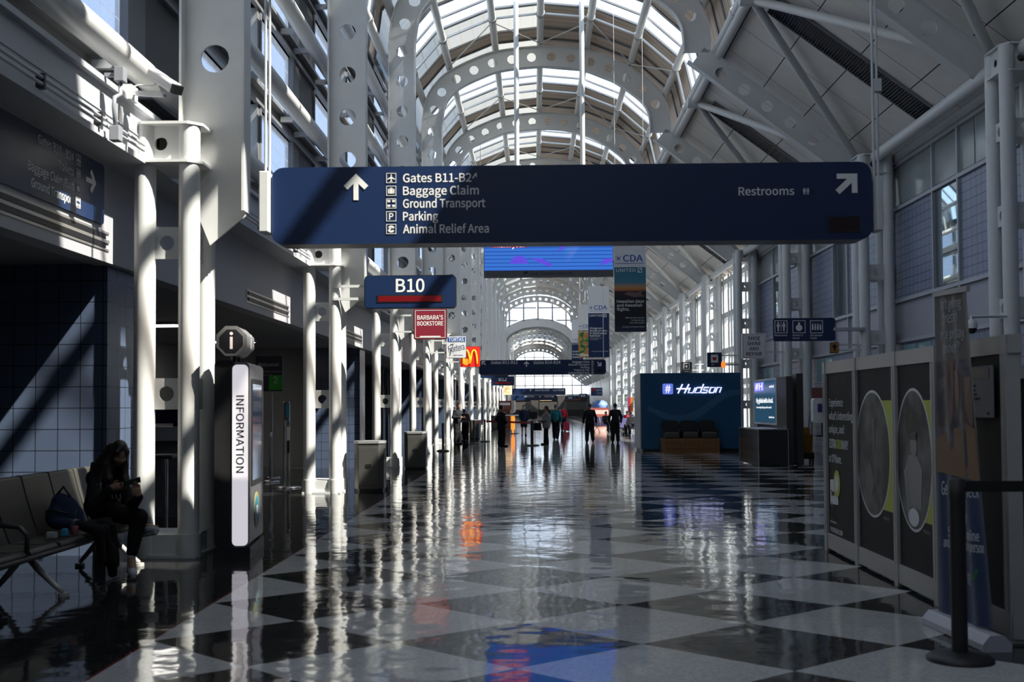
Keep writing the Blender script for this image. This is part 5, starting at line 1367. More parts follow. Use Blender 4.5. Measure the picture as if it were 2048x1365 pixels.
# queue posts and red tape in the middle of the hall
pl = {}
for n_, (x, y_, lab) in {'a': (948, 889, 'black queue post at the left end of the red tape'), 'b': (970, 884, 'black queue post under the red tape, next along from its left end'), 'c': (1064, 892, 'thick black queue post at the right end of the red tape'), 'd': (886, 903, 'thin black queue post left of the man standing sideways')}.items():
    p = at(x, y_, z=0); pl[n_] = p; post((p.x, p.y, 0), lab, h=1.04, br=.24 if n_ != 'c' else .32, r=.04 if n_ != 'c' else .06)
redt = pm('red_webbing', (0.30, 0.012, 0.018), 0.6)
for a, c, lab in (('a', 'b', 'short red queue tape at the left'), ('b', 'c', 'long red queue tape passing behind the man in black')):
    tag(MB().bar(pl[a]+Vector((.06, 0, .96)), pl[c]+Vector((-.075, 0, .96)), .006, .085).build('queue_tape', redt), lab, 'tape')
p = pl['c']+Vector((.05, .6, 0)); t = thing('information_stand', 'small black notice stand topping the queue posts', 'stand', (p.x, p.y, 0))
MB().box((-.02, -.02, 0), (.02, .02, 1.3)).build('pole', black, t); MB().box((-.18, -.03, 1.12), (.18, .03, 1.42)).build('panel', black, t); MB().box((-.2, -.15, 0), (.2, .15, .03)).build('base', black, t)
# food stand and far furniture
t = thing('food_stand', 'orange and brown lit food stand far down the left', 'stall', (-2.05, 88, 0))
MB().box((-.9, -.5, 0), (.1, .5, 1.4)).build('counter', pm('brick_brown', (.12,.035,.02), .6), t); MB().box((-.8, -.55, 1.4), (.2, .5, 2.1)).build('sign_box', pm('brown_red_panel', (.2,.05,.03), .5), t); MB().box((-.7, -.57, 1.75), (.1, -.55, 1.95)).build('sign_strip', whitep, t)
t = thing('high_table', 'white round high table lit orange underneath, behind the red tape', 'table', tuple(at(1026, 868, z=0)))
MB().lathe([(.75, 1.08), (.77, 1.10), (.77, 1.13), (.7, 1.14)]).build('tabletop', whitep, t); MB().lathe([(.12, .25), (.12, 1.08)]).tube((0,0,.02),(0,0,.25),.05).build('lit_column', pm('orange_glow_panel', (.8,.25,.03), .5, emit=(1,.28,.03,1.0)), t); MB().lathe([(.4, 0), (.4, .03), (.2, .04)]).build('base', darkmetal, t)
lav = pm('lavender_seat', (0.22, 0.22, 0.42), 0.45)
def row(loc, rz, n, label):
    t = thing('seat_row', label, 'seating', loc, rz)
    for i in range(n):
        x = (i-(n-1)/2)*.58
        MB().prism([(-.25,.42),(.24,.45),(.26,.42),(-.22,.38)], (x-.26, 0, 0), (0,-1,0), (0,0,1), (1,0,0), .52).build('seat', lav, t, .01)
        MB().prism([(-.22,.42),(-.36,.95),(-.40,.95),(-.28,.40)], (x-.26, 0, 0), (0,-1,0), (0,0,1), (1,0,0), .52).build('backrest', lav, t, .01)
    L = n*.29
    MB().bar((-L, 0, .36), (L, 0, .36), .05).build('beam', silver, t)
    for x in (-L+.15, L-.15):
        MB().path([(x, -.32, 0), (x, 0, .36), (x, .32, 0)], .022, 6).build('leg', silver, t)
        MB().path([(x, .2, .42), (x, .24, .66), (x, -.2, .66), (x, -.24, .4)], .018, 6).build('armrest', silver, t)
row((4.3, 72, 0), 0.5, 2, 'lavender seats between the two dark walkers')
row((5.35, 63, 0), -0.5, 3, 'lavender seat row nearest the blue shop wall')
row((6.2, 76, 0), -0.4, 3, 'lavender seat row in front of the right windows')
row((7.6, 88, 0), -0.4, 4, 'lavender seat row farthest along the right windows')
t = thing('window_poster', 'tall red and orange poster by the right windows', 'poster'); F = Face('-y', 74.0); a = F.rect(1256, 795, 1266, 825)
mb = MB(); rectp(F, mb, a[0], a[1], (a[0]+a[2])/2, a[3], -.05, .05); mb.build('red_half', pm('magenta_print', (.35,.02,.08), .5), t); mb = MB(); rectp(F, mb, (a[0]+a[2])/2, a[1], a[2], a[3], -.05, .05); mb.build('orange_half', pm('orange_print', (.6,.16,.01), .5), t)
mb = MB().box((a[0]+.1, 74.0, 0), (a[0]+.16, 74.05, a[1])).box((a[2]-.16, 74.0, 0), (a[2]-.1, 74.05, a[1])); mb.build('stand_leg', silver, t); settle(t)
t = thing('vending_booth', 'bright red and white lit vending booth between the two walkers', 'booth', (5.6, 98, 0))
MB().box((-.75, -.4, 0), (.75, .4, 1.5)).build('body', pm('red_lit_front', (.5,.06,.05), .5, emit=(.8,.25,.2,.4)), t)
mb = MB().box((-.6, -.42, .3), (.6, -.4, .65)); mb.build('shelf_light', pm('warm_lit_strip', (.8,.6,.5), .5, emit=(1,.7,.55,.7)), t)
MB().box((-.7, -.42, .95), (.7, -.4, 1.3)).build('shelf_light', MATS['warm_lit_strip'], t)
MB().lathe([(.78, 1.5), (.78, 1.7), (.6, 2.0), (.3, 2.15)], n=20).build('dome_top', pm('blue_dome', (.12,.2,.45), .4), t)
for i, (x, y, w, lab) in enumerate(((-3.0, 190, 4.5, 'dark food counter at the far left of the food hall'), (2.2, 190, 3.2, 'dark food counter in the middle of the far food hall'), (6.8, 186, 3.5, 'dark food counter at the far right of the food hall'))):
    t = thing('food_counter', lab, 'counter', (x, y, 0)); MB().box((-w/2, 0, 0), (w/2, 1, 1.1)).build('counter', black, t); MB().box((-w/2, .6, 2.4), (w/2, 1, 3.3)).build('sign_fascia', black, t); MB().box((-w/2+.2, .55, 2.6), (w/2-1, .6, 2.9)).build('menu_board', MATS['lit_cream_panel'] if i == 1 else MATS['brown_red_panel'], t)
    for s_ in (-1, 1): MB().box((s_*w/2-.1, .7, 0), (s_*w/2+.1, 1, 2.4)).build('post', darkpan, t)
# shop fronts in the gate openings on the left
for k, mm_, lab in ((4, 'dark', 'dark glazed shop front behind the fourth column'), (5, 'red', 'red shop front panel behind the fifth column'), (6, 'dark', 'dark glazed shop front behind the sixth column'), (8, 'dark', 'dark glazed shop front behind the eighth column')):
    t = thing('storefront', lab, 'storefront', (0, YC(k), 0))
    MB().box((-6.2, 4.5, 0), (-6.1, 8.9, 3.28)).build('glass_panel', maroon if mm_ == 'red' else pm('dark_shop_glass%d' % k, (.02,.022,.03), .1), t)
    mb = MB()
    for y in (4.5, 6.0, 7.4, 8.86): mb.box((-6.1, y, 0), (-6.04, y+.05, 3.28))
    mb.build('mullion', mull, t)

for x, y, lab in ((-7.4, 21.5, 'added fill light panel in the gate area behind the kiosk'), (-7.4, 27.0, 'added fill light panel above the welcome sign')):  # glowing fill panels, added to lift the dark gate area
    t = thing('added_fill_panel', lab, 'light', (x, y, 3.24))
    MB().box((-.62, -.32, .01), (.62, .32, .06)).build('frame', silver, t); MB().box((-.58, -.28, 0), (.58, .28, .012)).build('diffuser', MATS.get('added_fill_glow') or pm('added_fill_glow', (.8,.8,.8), .5, emit=(1,.95,.88,5.0)), t)
# ---------------------------------------------------------------- people: smooth solids meshed by surface nets
class Blob:
    """rounded capsules and ellipsoids melted together into one continuous skin"""
    def __init__(s, k=0.03): s.it, s.k = [], k
    def cap(s, p, q, r0, r1=None, k=None):
        s.it.append(('c', np.array(p, float), np.array(q, float), r0, r0 if r1 is None else r1, s.k if k is None else k)); return s
    def chain(s, pts, rs, k=None):
        for i in range(len(pts)-1): s.cap(pts[i], pts[i+1], rs[i], rs[i+1], k)
        return s
    def ell(s, c, r, M=None, k=None):
        s.it.append(('e', np.array(c, float), np.array(r, float), np.eye(3) if M is None else np.array(M), 0, s.k if k is None else k)); return s
    def mesh(s, res):
        lo = np.full(3, 1e9); hi = -lo
        for t in s.it:
            for p, r in (((t[1], t[3]), (t[2], t[4])) if t[0] == 'c' else ((t[1], max(t[2])),)):
                lo = np.minimum(lo, p-r-.02); hi = np.maximum(hi, p+r+.02)
        lo -= res*2; n = np.ceil((hi-lo)/res).astype(int)+3
        f = np.full(n, 1.0, np.float32)
        ax = [lo[i]+res*np.arange(n[i]) for i in range(3)]
        for t in s.it:
            k = t[5]; m = k+res*2
            if t[0] == 'c': a = np.minimum(t[1]-t[3], t[2]-t[4])-m; b = np.maximum(t[1]+t[3], t[2]+t[4])+m
            else: a = t[1]-max(t[2])-m; b = t[1]+max(t[2])+m
            i0 = np.clip(((a-lo)/res).astype(int), 0, n-1); i1 = np.clip(((b-lo)/res).astype(int)+2, 1, n)
            X, Y, Z = np.meshgrid(*[ax[i][i0[i]:i1[i]] for i in range(3)], indexing='ij')
            if t[0] == 'c':
                d = t[2]-t[1]; L = max(1e-9, d@d)
                h = np.clip(((X-t[1][0])*d[0]+(Y-t[1][1])*d[1]+(Z-t[1][2])*d[2])/L, 0, 1)
                D = np.sqrt((X-t[1][0]-h*d[0])**2+(Y-t[1][1]-h*d[1])**2+(Z-t[1][2]-h*d[2])**2)-(t[3]+(t[4]-t[3])*h)
            else:
                q = np.stack([X-t[1][0], Y-t[1][1], Z-t[1][2]], -1)@t[3]
                l = np.sqrt(((q/t[2])**2).sum(-1)); g = np.sqrt(((q/t[2]**2)**2).sum(-1))+1e-9
                D = l*(l-1)/g
            sl_ = tuple(slice(i0[i], i1[i]) for i in range(3)); A = f[sl_]
            h = np.clip(.5+.5*(A-D)/k, 0, 1)
            f[sl_] = A+(D-A)*h-k*h*(1-h)
        ins = f < 0
        c = np.zeros(n-1, int); P = np.zeros(tuple(n-1)+(3,)); cnt = np.zeros(n-1)
        off = [(a, b, d) for a in (0, 1) for b in (0, 1) for d in (0, 1)]
        sh = lambda A, o: A[o[0]:n[0]-1+o[0], o[1]:n[1]-1+o[1], o[2]:n[2]-1+o[2]]
        for a in off:
            for ax_ in range(3):
                if a[ax_]: continue
                b = tuple(1 if i == ax_ else a[i] for i in range(3))
                fa, fb = sh(f, a), sh(f, b); x = (fa < 0) != (fb < 0)
                t_ = np.where(x, fa/(fa-fb+1e-12), 0)
                for i in range(3): P[..., i] += np.where(x, a[i]+(t_ if i == ax_ else 0), 0)
                cnt += x
        on_ = cnt > 0; idx = np.full(n-1, -1); idx[on_] = np.arange(on_.sum())
        V = (np.argwhere(on_)+P[on_]/cnt[on_][:, None])*res+lo
        F = []
        for ax_ in range(3):
            o1, o2 = [(1, 2), (2, 0), (0, 1)][ax_]
            A = ins; B = np.roll(ins, -1, ax_)
            E = np.argwhere(A != B)
            E = E[(E[:, ax_] < n[ax_]-1) & (E[:, o1] > 0) & (E[:, o2] > 0) & (E[:, o1] < n[o1]-1) & (E[:, o2] < n[o2]-1)]
            def cell(d1, d2):
                e = E.copy(); e[:, o1] -= d1; e[:, o2] -= d2; return idx[tuple(e.T)]
            q = np.stack([cell(1, 1), cell(0, 1), cell(0, 0), cell(1, 0)], -1)
            fl = ~A[tuple(E.T)]; q[fl] = q[fl][:, ::-1]
            F.append(q)
        return V, np.concatenate(F)
    def build(s, name, m, parent=None, res=0.012):
        V, F = s.mesh(res)
        mb = MB(); mb.v = [tuple(p) for p in V]; mb.f = [tuple(int(i) for i in q) for q in F]; mb.sm = [True]*len(mb.f); mb.mi = [0]*len(mb.f)
        return mb.build(name, m, parent)
skin = pm('skin', (0.30, 0.17, 0.12), 0.5, scale=14)
def cloth(n, c): return MATS.get(n) or pm(n, c, 0.85, 0, .12, 12, spec=.2)
hairm = pm('dark_hair', (0.014, 0.010, 0.008), 0.5)
greyh = pm('grey_hair', (0.10, 0.10, 0.10), 0.6)
V3 = Vector
def hand(b, w, d, side, s=1.0, curl=.5):
    """palm, four unequal fingers and a thumb, from wrist w along d; side = unit vector towards the thumb"""
    w, d, side = V3(w), V3(d).normalized(), V3(side).normalized(); n = d.cross(side).normalized()
    pal = w+d*.075*s
    b.cap(w, pal, .021*s, .027*s, .02)
    b.cap(w+side*.012*s, pal+side*.022*s, .018*s, .018*s, .015); b.cap(w-side*.012*s, pal-side*.022*s, .018*s, .018*s, .015)
    for i, L in enumerate((.070, .080, .074, .058)):
        k0 = pal+side*(.030-.020*i)*s+d*.008*s
        k1 = k0+(d*math.cos(curl*.5)+n*math.sin(curl*.5))*L*.5*s; k2 = k1+(d*math.cos(curl*1.4)+n*math.sin(curl*1.4))*L*.5*s
        b.chain([k0, k1, k2], [.0098*s, .0092*s, .008*s], .006)
    t0 = w+d*.025*s+side*.026*s; t1 = t0+(d*.6+side*.8).normalized()*.038*s; t2 = t1+(d*.9+side*.2+n*.3).normalized()*.032*s
    b.chain([t0, t1, t2], [.013*s, .011*s, .009*s], .008)
def person(label, loc, rz, H=1.75, top=('black_coat', (.012,.012,.013)), leg=('black_trousers', (.010,.010,.012)), hair=None, J={}, coat=0.0, shoe=('dark_shoe', (.015,.014,.013)), shorts=False, skirt=False, res=.013, hairlen=0, wide=1.0, mask=None, cap_=None, seated=False):
    """joints in metres for a 1.75 m figure that looks along its own -y"""
    t = thing('person', label, 'person', loc, rz)
    k = H/1.75
    D = dict(pel=(0,0,.95), che=(0,.0,1.25), nec=(0,.0,1.47), hea=(0,-.015,1.635), shL=(-.185,0,1.42), shR=(.185,0,1.42), elL=(-.245,.03,1.13), elR=(.245,.03,1.13), wrL=(-.255,-.06,.89), wrR=(.255,-.06,.89),
             hiL=(-.09,0,.93), hiR=(.09,0,.93), knL=(-.10,-.02,.50), knR=(.10,-.02,.50), anL=(-.10,.02,.09), anR=(.10,.02,.09), toL=(-.12,-.16,.035), toR=(.12,-.16,.035))
    D.update(J); D = {a: V3(v)*k for a, v in D.items()}
    b = Blob(.03*k)
    fw = V3((0, -1, 0))
    hd = (D['hea']-D['nec']).normalized()
    fwd = (fw-hd*fw.dot(hd)).normalized()
    M = np.array([hd.cross(fwd)*-1, fwd, hd]).T
    b.ell(D['hea'], (.079*k, .099*k, .120*k), M); b.cap(D['nec']-V3((0,0,.03*k)), D['hea']-hd*.06*k, .052*k, .05*k)
    b.cap(D['hea']+fwd*.06*k-hd*.075*k, D['hea']+fwd*.055*k-hd*.05*k, .035*k, .04*k)
    b.cap(D['hea']+fwd*.092*k, D['hea']+fwd*.109*k-hd*.03*k, .010*k, .014*k, .012)
    for s_ in (-1, 1): b.ell(D['hea']+hd.cross(fwd)*(s_*.078*k), (.012*k, .02*k, .03*k), M, .008)
    b.cap(D['pel'], D['che'], .125*k, .135*k); b.cap(D['che'], D['nec']-V3((0,0,.06*k)), .13*k, .07*k)
    for S_ in 'LR':
        b.cap(D['nec']-V3((0,0,.06*k)), D['sh'+S_], .05*k, .055*k); b.chain([D['sh'+S_], D['el'+S_], D['wr'+S_]], [.05*k, .04*k, .026*k])
        dv = D['wr'+S_]-D['el'+S_]; hand(b, D['wr'+S_], dv, fw if abs(dv.normalized().dot(fw)) < .8 else V3((0,0,1)), k, .5)
        b.chain([D['hi'+S_], D['kn'+S_], D['an'+S_]], [.08*k, .055*k, .038*k]); b.cap(D['an'+S_]-V3((0,0,.03*k)), D['to'+S_], .035*k, .03*k)
    b.build('body', skin, t, res)
    c = Blob(.04*k); g = wide
    c.cap(D['pel']+V3((-.05*k*g,0,.02-coat)), D['che'], .135*k*g, .15*k*g).cap(D['pel']+V3((.05*k*g,0,.02-coat)), D['che'], .135*k*g, .15*k*g)
    for S_ in 'LR':
        sg = -1 if S_ == 'L' else 1
        c.cap(D['che']+V3((sg*.05*k,0,0)), D['sh'+S_]-V3((sg*.05*k,0,.05*k)), .13*k*g, .075*k); c.cap(D['nec']-V3((0,0,.045*k)), D['sh'+S_]-V3((sg*.01*k,0,.02*k)), .062*k, .062*k)
        e = D['wr'+S_]; c.chain([D['sh'+S_]-V3((sg*.01*k,0,.02*k)), D['el'+S_], e-(e-D['el'+S_]).normalized()*.01], [.066*k, .058*k, .045*k])
    c.build('jacket', cloth(*top), t, res)
    c = Blob(.035*k)
    c.cap(D['hiL']+V3((0,0,.03)), D['hiR']+V3((0,0,.03)), .115*k, .115*k)
    for S_ in 'LR':
        kn, an = D['kn'+S_], D['an'+S_]
        if shorts: c.cap(D['hi'+S_], kn+(D['hi'+S_]-kn)*.12, .105*k, .095*k)
        else: c.chain([D['hi'+S_], kn, an+(kn-an)*.08], [.115*k, .098*k, .082*k])
        if skirt: c.cap(D['hi'+S_], kn, .12*k, .12*k)
    c.build('trousers' if not shorts else 'shorts', cloth(*leg), t, res)
    for S_ in 'LR':
        an, to = D['an'+S_], D['to'+S_]; u = (to-an); u.z = 0; u.normalize(); z0 = min(an.z-.045*k, to.z)
        c = Blob(.02*k); heel = V3((an.x, an.y, max(.032*k, an.z-.05*k)))-u*.03*k
        c.cap(heel, V3((to.x, to.y, max(.03*k, to.z))), .042*k, .036*k).cap(an+V3((0,0,.0)), heel, .045*k, .04*k); c.build('shoe', cloth(*shoe), t, res*.8)
    if hair is not None:
        c = Blob(.02*k); c.ell(D['hea']+hd*.028*k-fwd*.022*k, (.088*k, .099*k, .108*k), M)
        if hairlen: c.cap(D['hea']-fwd*.06*k, D['hea']-fwd*.085*k-hd*hairlen*k, .07*k, .05*k)
        c.build('hair', hair, t, res*.8)
    if cap_: Blob(.02).ell(D['hea']+hd*.055*k, (.088*k, .108*k, .072*k), M).cap(D['hea']+fwd*.09*k+hd*.03*k, D['hea']+fwd*.14*k+hd*.02*k, .02*k, .012*k).build('cap', cloth(*cap_), t, res*.8)
    if mask: Blob(.015).ell(D['hea']+fwd*.064*k-hd*.045*k, (.066*k, .056*k, .055*k), M).build('face_mask', cloth(*mask), t, res*.7)
    q = Blob(.004)
    for s_ in (-1, 1):
        e = D['hea']+fwd*.088*k+hd*.012*k+hd.cross(fwd)*(s_*.032*k); MB().lathe([(.0, -.011*k), (.009*k, -.006*k), (.011*k, 0), (.009*k, .006*k), (.0, .011*k)], e, 8).build('eye', inkblk, t)
    return t
def gp(x, y): p = at(x, y, z=0); return (p.x, p.y, 0)
person('man in black coat standing with his back turned before the red tape', gp(1003, 894), PI*.72, 1.70, hair=hairm, coat=.18, wide=1.12, J=dict(wrL=(-.2,-.12,1.0), wrR=(.2,-.12,1.0), elL=(-.27,.06,1.16), elR=(.27,.06,1.16), anL=(-.13,.02,.09), anR=(.13,.02,.09), toL=(-.19,-.15,.035), toR=(.17,-.16,.035)))
person('masked man in dark top and shorts facing the camera behind the red tape', gp(1048, 872), .1, 1.72, top=('navy_top', (.012,.018,.04)), hair=hairm, shorts=True, mask=('pale_teal_mask', (.25,.5,.5)), J=dict(wrL=(-.22,-.1,.92), wrR=(.22,-.1,.92)), coat=.06)
wl_ = gp(1093, 890)
person('woman in grey cardigan and black trousers facing left with a dark handbag', wl_, -PI*.5, 1.66, top=('grey_cardigan', (.20,.19,.19)), hair=hairm, hairlen=.06, wide=1.28, coat=.12, J=dict(elR=(.22,-.04,1.12), wrR=(.16,-.26,1.08), elL=(-.22,.0,1.12), wrL=(-.17,-.24,1.0), anL=(-.09,.04,.09), anR=(.09,-.06,.09), toR=(.1,-.23,.035)))
t = thing('handbag', 'dark square handbag hanging from the arm of the woman in grey', 'bag', (wl_[0]-.40, wl_[1]-.17, .62))
MB().prism([(-.20,0),(.20,0),(.17,.32),(-.17,.32)], (0,.07,0), (1,0,0), (0,0,1), (0,-1,0), .14).build('body', cloth('dark_bag', (.014, .018, .022)), t, .03, 3)
MB().path([(-.1, 0, .30), (-.08, 0, .42), (0, 0, .47), (.08, 0, .42), (.1, 0, .30)], .010, 6).build('handle', black, t)
person('man in teal jacket walking away, beyond the woman in grey', gp(1112, 880), PI*.95, 1.74, top=('teal_jacket', (.015, .14, .16)), hair=greyh, mask=('pale_teal_mask', (.25,.5,.5)), J=dict(anL=(-.08,.12,.10), toL=(-.1,-.05,.04), anR=(.1,-.12,.09), toR=(.11,-.3,.035), knR=(.1,-.12,.5)), wide=1.0)
person('man in black jacket walking away, left of the two dark walkers', gp(1180, 886), PI*1.0, 1.76, hair=hairm, wide=1.06, coat=.08, J=dict(anL=(-.13,.10,.13), toL=(-.14,-.06,.04), anR=(.13,-.12,.09), toR=(.15,-.29,.035), knR=(.12,-.10,.5), elL=(-.27,.04,1.13), elR=(.27,.02,1.13), wrL=(-.29,-.04,.9), wrR=(.29,-.06,.9)))
person('man in dark uniform and cap walking away, right of the two dark walkers', gp(1231, 886), PI*1.04, 1.76, top=('dark_uniform', (.012,.013,.018)), cap_=('dark_uniform', (.012,.013,.018)), hair=hairm, wide=1.0, coat=.02, J=dict(elL=(-.27,.02,1.15), elR=(.27,.02,1.15), wrL=(-.27,-.05,.92), wrR=(.27,-.05,.92), anL=(-.11,.04,.09), anR=(.12,-.04,.09)))
person('guard in black uniform standing sideways by the left columns', gp(914, 889), PI*.35, 1.84, top=('dark_uniform', (.012,.013,.018)), hair=hairm, J=dict(hea=(0,-.06,1.60), wrL=(-.14,-.24,1.12), wrR=(.14,-.24,1.12)))
person('hunched person in grey top and long dark skirt beside the guard', gp(931, 884), -PI*.2, 1.58, top=('dark_grey_top', (.10,.09,.09)), hair=hairm, hairlen=.12, skirt=True, J=dict(hea=(0,-.10,1.58), che=(0,.02,1.22), wrL=(-.1,-.25,1.05), wrR=(.1,-.25,1.05)), wide=1.1)
person('person in red top far off, partly hidden by the man in teal', gp(1127, 862), PI, 1.70, top=('red_top', (.40,.02,.04)), hair=hairm)
ps = gp(1129, 863)
t = thing('suitcase', 'small pink wheeled suitcase behind the man in teal', 'suitcase', (ps[0]+.1, ps[1]-1.2, 0))
MB().box((-.2, -.13, .06), (.2, .13, .62)).build('shell', cloth('pink_shell', (.45, .04, .08)), t, .04, 3); MB().path([(-.1,.1,.6),(-.1,.1,1.0),(.1,.1,1.0),(.1,.1,.6)], .012, 6).build('handle', black, t)
for x in (-.15, .15): MB().tube((x-.02, 0, .035), (x+.02, 0, .035), .035, 10).build('wheel', black, t)
SJ = dict(pel=(0,-.02,.66), che=(0,.03,.90), nec=(0,.04,1.06), hea=(0,-.02,1.21), shL=(-.18,.05,1.01), shR=(.18,.05,1.01), elL=(-.23,-.02,.74), elR=(.23,-.02,.74), wrL=(-.1,-.24,.70), wrR=(.1,-.24,.70), hiL=(-.09,-.04,.60), hiR=(.09,-.04,.60), knL=(-.12,-.45,.56), knR=(.12,-.45,.56), anL=(-.12,-.42,.09), anR=(.12,-.42,.09), toL=(-.13,-.60,.035), toR=(.13,-.60,.035))
for (x, y, rz, tp, lab) in ((4.45, 71.9, .5, ('black_coat', 0), 'seated person in black in the seats between the two walkers'), (5.35, 62.8, -.5, ('grey_cardigan', 0), 'seated person in grey in the row nearest the blue shop wall'), (6.2, 75.8, -.4, ('red_top', 0), 'seated person in red by the right windows')):
    fwd_ = V3((math.sin(rz), -math.cos(rz), 0))*.10; person(lab, (x+fwd_.x, y+fwd_.y, 0), rz, 1.70, top=tp, hair=hairm, J=SJ, seated=True)
gb = at(1212, 849, z=0)
tag(Blob(.05).ell((gb[0], gb[1], .42), (.22, .18, .25)).ell((gb[0], gb[1], .19), (.25, .2, .17)).build('green_bag', cloth('bright_green', (.10, .45, .05)), None, .02), 'bright green bag beside the seats between the two walkers', 'bag')
# ---------------------------------------------------------------- the young woman on the bench
Q = lambda x, y, d: at(x, y, y=d)
g = thing('person', 'young woman with long dark hair in black, sitting on the bench looking at her phone', 'person')
hea, nec = Q(238, 907, 11.28), Q(220, 937, 11.42)
face = (Q(262, 958, 11.0)-hea).normalized()
hd = (hea-nec).normalized(); hd = (hd-face*hd.dot(face)).normalized()
rt = face.cross(hd).normalized()           # her own right-hand side is -rt or rt; only used symmetrically
M = np.array([rt, face, hd]).T
sA, sB = Q(190, 957, 11.30), Q(240, 958, 11.64)
eA, eB = Q(190, 1012, 11.02), Q(262, 1015, 11.48)
wA, wB = Q(221, 977, 10.97), Q(254, 996, 11.22)
pel, che = Q(203, 1040, 11.58), Q(208, 980, 11.50)
pel.z = .615
kA, aA = Q(277, 1036, 11.22), Q(263, 1113, 11.16)
kB, aB = Q(262, 1043, 11.72), Q(287, 1053, 11.36)
hA, hB = pel+V3((.03, -.09, 0)), pel+V3((.03, .10, 0)); kB.z += .10
tA, tB = at(266, 1150, z=.035), Q(312, 1057, 11.27)
phone_c = Q(259, 966, 10.99)
pm_ = (hea-phone_c).normalized(); wB = phone_c+V3((.07, .03, -.115))-pm_*.045
b = Blob(.028)
b.ell(hea, (.072, .090, .108), M); b.cap(nec, hea-hd*.05, .048, .046)
b.cap(hea+face*.058-hd*.072, hea+face*.05-hd*.05, .030, .036)
b.cap(hea+face*.082-hd*.0, hea+face*.101-hd*.028, .009, .013, .012)
for s_ in (-1, 1):
    b.ell(hea+rt*(s_*.076), (.011, .018, .028), M, .008); b.cap(hea+face*.074-hd*.035+rt*s_*.03, hea+face*.06-hd*.03+rt*s_*.045, .018, .016, .03)
b.cap(hea+face*.087-hd*.058-rt*.014, hea+face*.087-hd*.058+rt*.014, .008, .008, .008)
b.cap(pel, che, .115, .12); b.cap(che, nec-V3((0,0,.04)), .115, .06); b.cap(nec-V3((0,0,.03)), sA, .045, .05); b.cap(nec-V3((0,0,.03)), sB, .045, .05)
b.chain([sA, eA, wA], [.048, .038, .024]); b.chain([sB, eB, wB], [.048, .038, .024])
up_ = V3((0, 0, 1))
hand(b, wA, phone_c+V3((.0, .0, -.01))-wA, up_, .95, .7); hand(b, wB, phone_c+V3((.05, .02, 0))-pm_*.045-wB, V3((-.6, -.5, .2)), .95, .35)
b.chain([hA, kA, aA], [.085, .055, .036]); b.chain([hB, kB, aB], [.085, .055, .036])
b.cap(aA-V3((0,0,.03)), tA, .032, .028); b.cap(aB, tB, .032, .028)
b.build('body', pm('tan_skin', (0.26, 0.14, 0.09), 0.5, scale=20), g, .0075)
hood = cloth('black_hoodie', (.010, .010, .011))
c = Blob(.045)
c.cap(pel+V3((-.02,-.05,.04)), che, .14, .15).cap(pel+V3((-.02,.07,.04)), che, .14, .15).cap(che, nec-V3((0,0,.07)), .14, .085).cap(sA, sB, .085, .085).cap(nec+V3((-.09,.03,-.05)), nec+V3((-.04,-.08,-.06)), .06, .06)
for s_, e_, w_ in ((sA, eA, wA), (sB, eB, wB)): c.chain([s_, e_, w_-(w_-e_).normalized()*.015], [.070, .064, .045])
for i in range(4): c.cap(eA+(sA-eA)*(.2*i)+V3((.0,-.05,0)), eA+(sA-eA)*(.2*i)+V3((.06,-.02,.01)), .022, .02, .03)
c.build('hoodie', hood, g, .010)
c = Blob(.04)
c.cap(hA, hB, .125, .125); c.chain([hA, kA, aA+(kA-aA)*.12], [.112, .085, .058]); c.chain([hB, kB, aB+(kB-aB)*.10], [.112, .085, .058])
c.build('leggings', cloth('black_leggings', (.008, .008, .009)), g, .010)
shm = cloth('grey_knit_shoe', (.42, .42, .45)); slm = cloth('white_sole', (.5, .5, .5))
for an, to, dn in ((aA, tA, V3((0,0,-1))), (aB, tB, V3((.05,-.25,-1)).normalized())):
    u = (to-an); u = (u-dn*u.dot(dn)).normalized(); heel = an+dn*.055-u*.035
    if dn.z == -1: heel.z = .05; toe = V3((to.x, to.y, .045))
    else: toe = heel+u*.21
    Blob(.025).cap(heel, toe, .040, .036).cap(an, heel+u*.03, .042, .042).cap(heel+u*.06-dn*.02, toe-u*.03-dn*.005, .042, .036).build('shoe', shm, g, .008)
    Blob(.01).cap(heel+dn*.028, toe+dn*.026, .030, .028).build('sole', slm, g, .008)
c = Blob(.025)
c.ell(hea+hd*.026-face*.024, (.082, .092, .104), M)
for s_ in (-1, 1):
    p0 = hea+rt*s_*.070+hd*.02-face*.01; c.chain([p0, p0-hd*.10+rt*s_*.012, hea+rt*s_*.085+V3((-.02,0,-.26)), hea+rt*s_*.07+V3((-.05,0,-.40))], [.034, .036, .040, .018])
    c.chain([hea+hd*.085+face*.02, hea+hd*.05+face*.055+rt*s_*.050, hea+rt*s_*.074+face*.04-hd*.06], [.03, .022, .016])
c.chain([hea-face*.06, hea-face*.10-hd*.10, nec+V3((-.11,-.06,-.12)), nec+V3((-.14,-.08,-.30))], [.07, .075, .075, .03])
for i in range(6): 
    o_ = V3((-.02*i, -.03+.02*i, 0)); c.cap(nec+V3((-.06,-.12,.05))+o_, nec+V3((-.10,-.16,-.24))+o_, .018, .010, .02)
for s_ in (-1, 1):
    for q_ in (.0, .5, 1.0):
        p0 = hea-face*(.03+.05*q_)+rt*s_*.06; c.chain([p0, p0+V3((-.035-.04*q_, 0, -.14))+rt*s_*.03, p0+V3((-.075-.05*q_, 0, -.30))+rt*s_*.055, p0+V3((-.10-.05*q_, 0, -.42))+rt*s_*.05], [.05, .046, .036, .012], .02)
c.build('hair', hairm, g, .008)
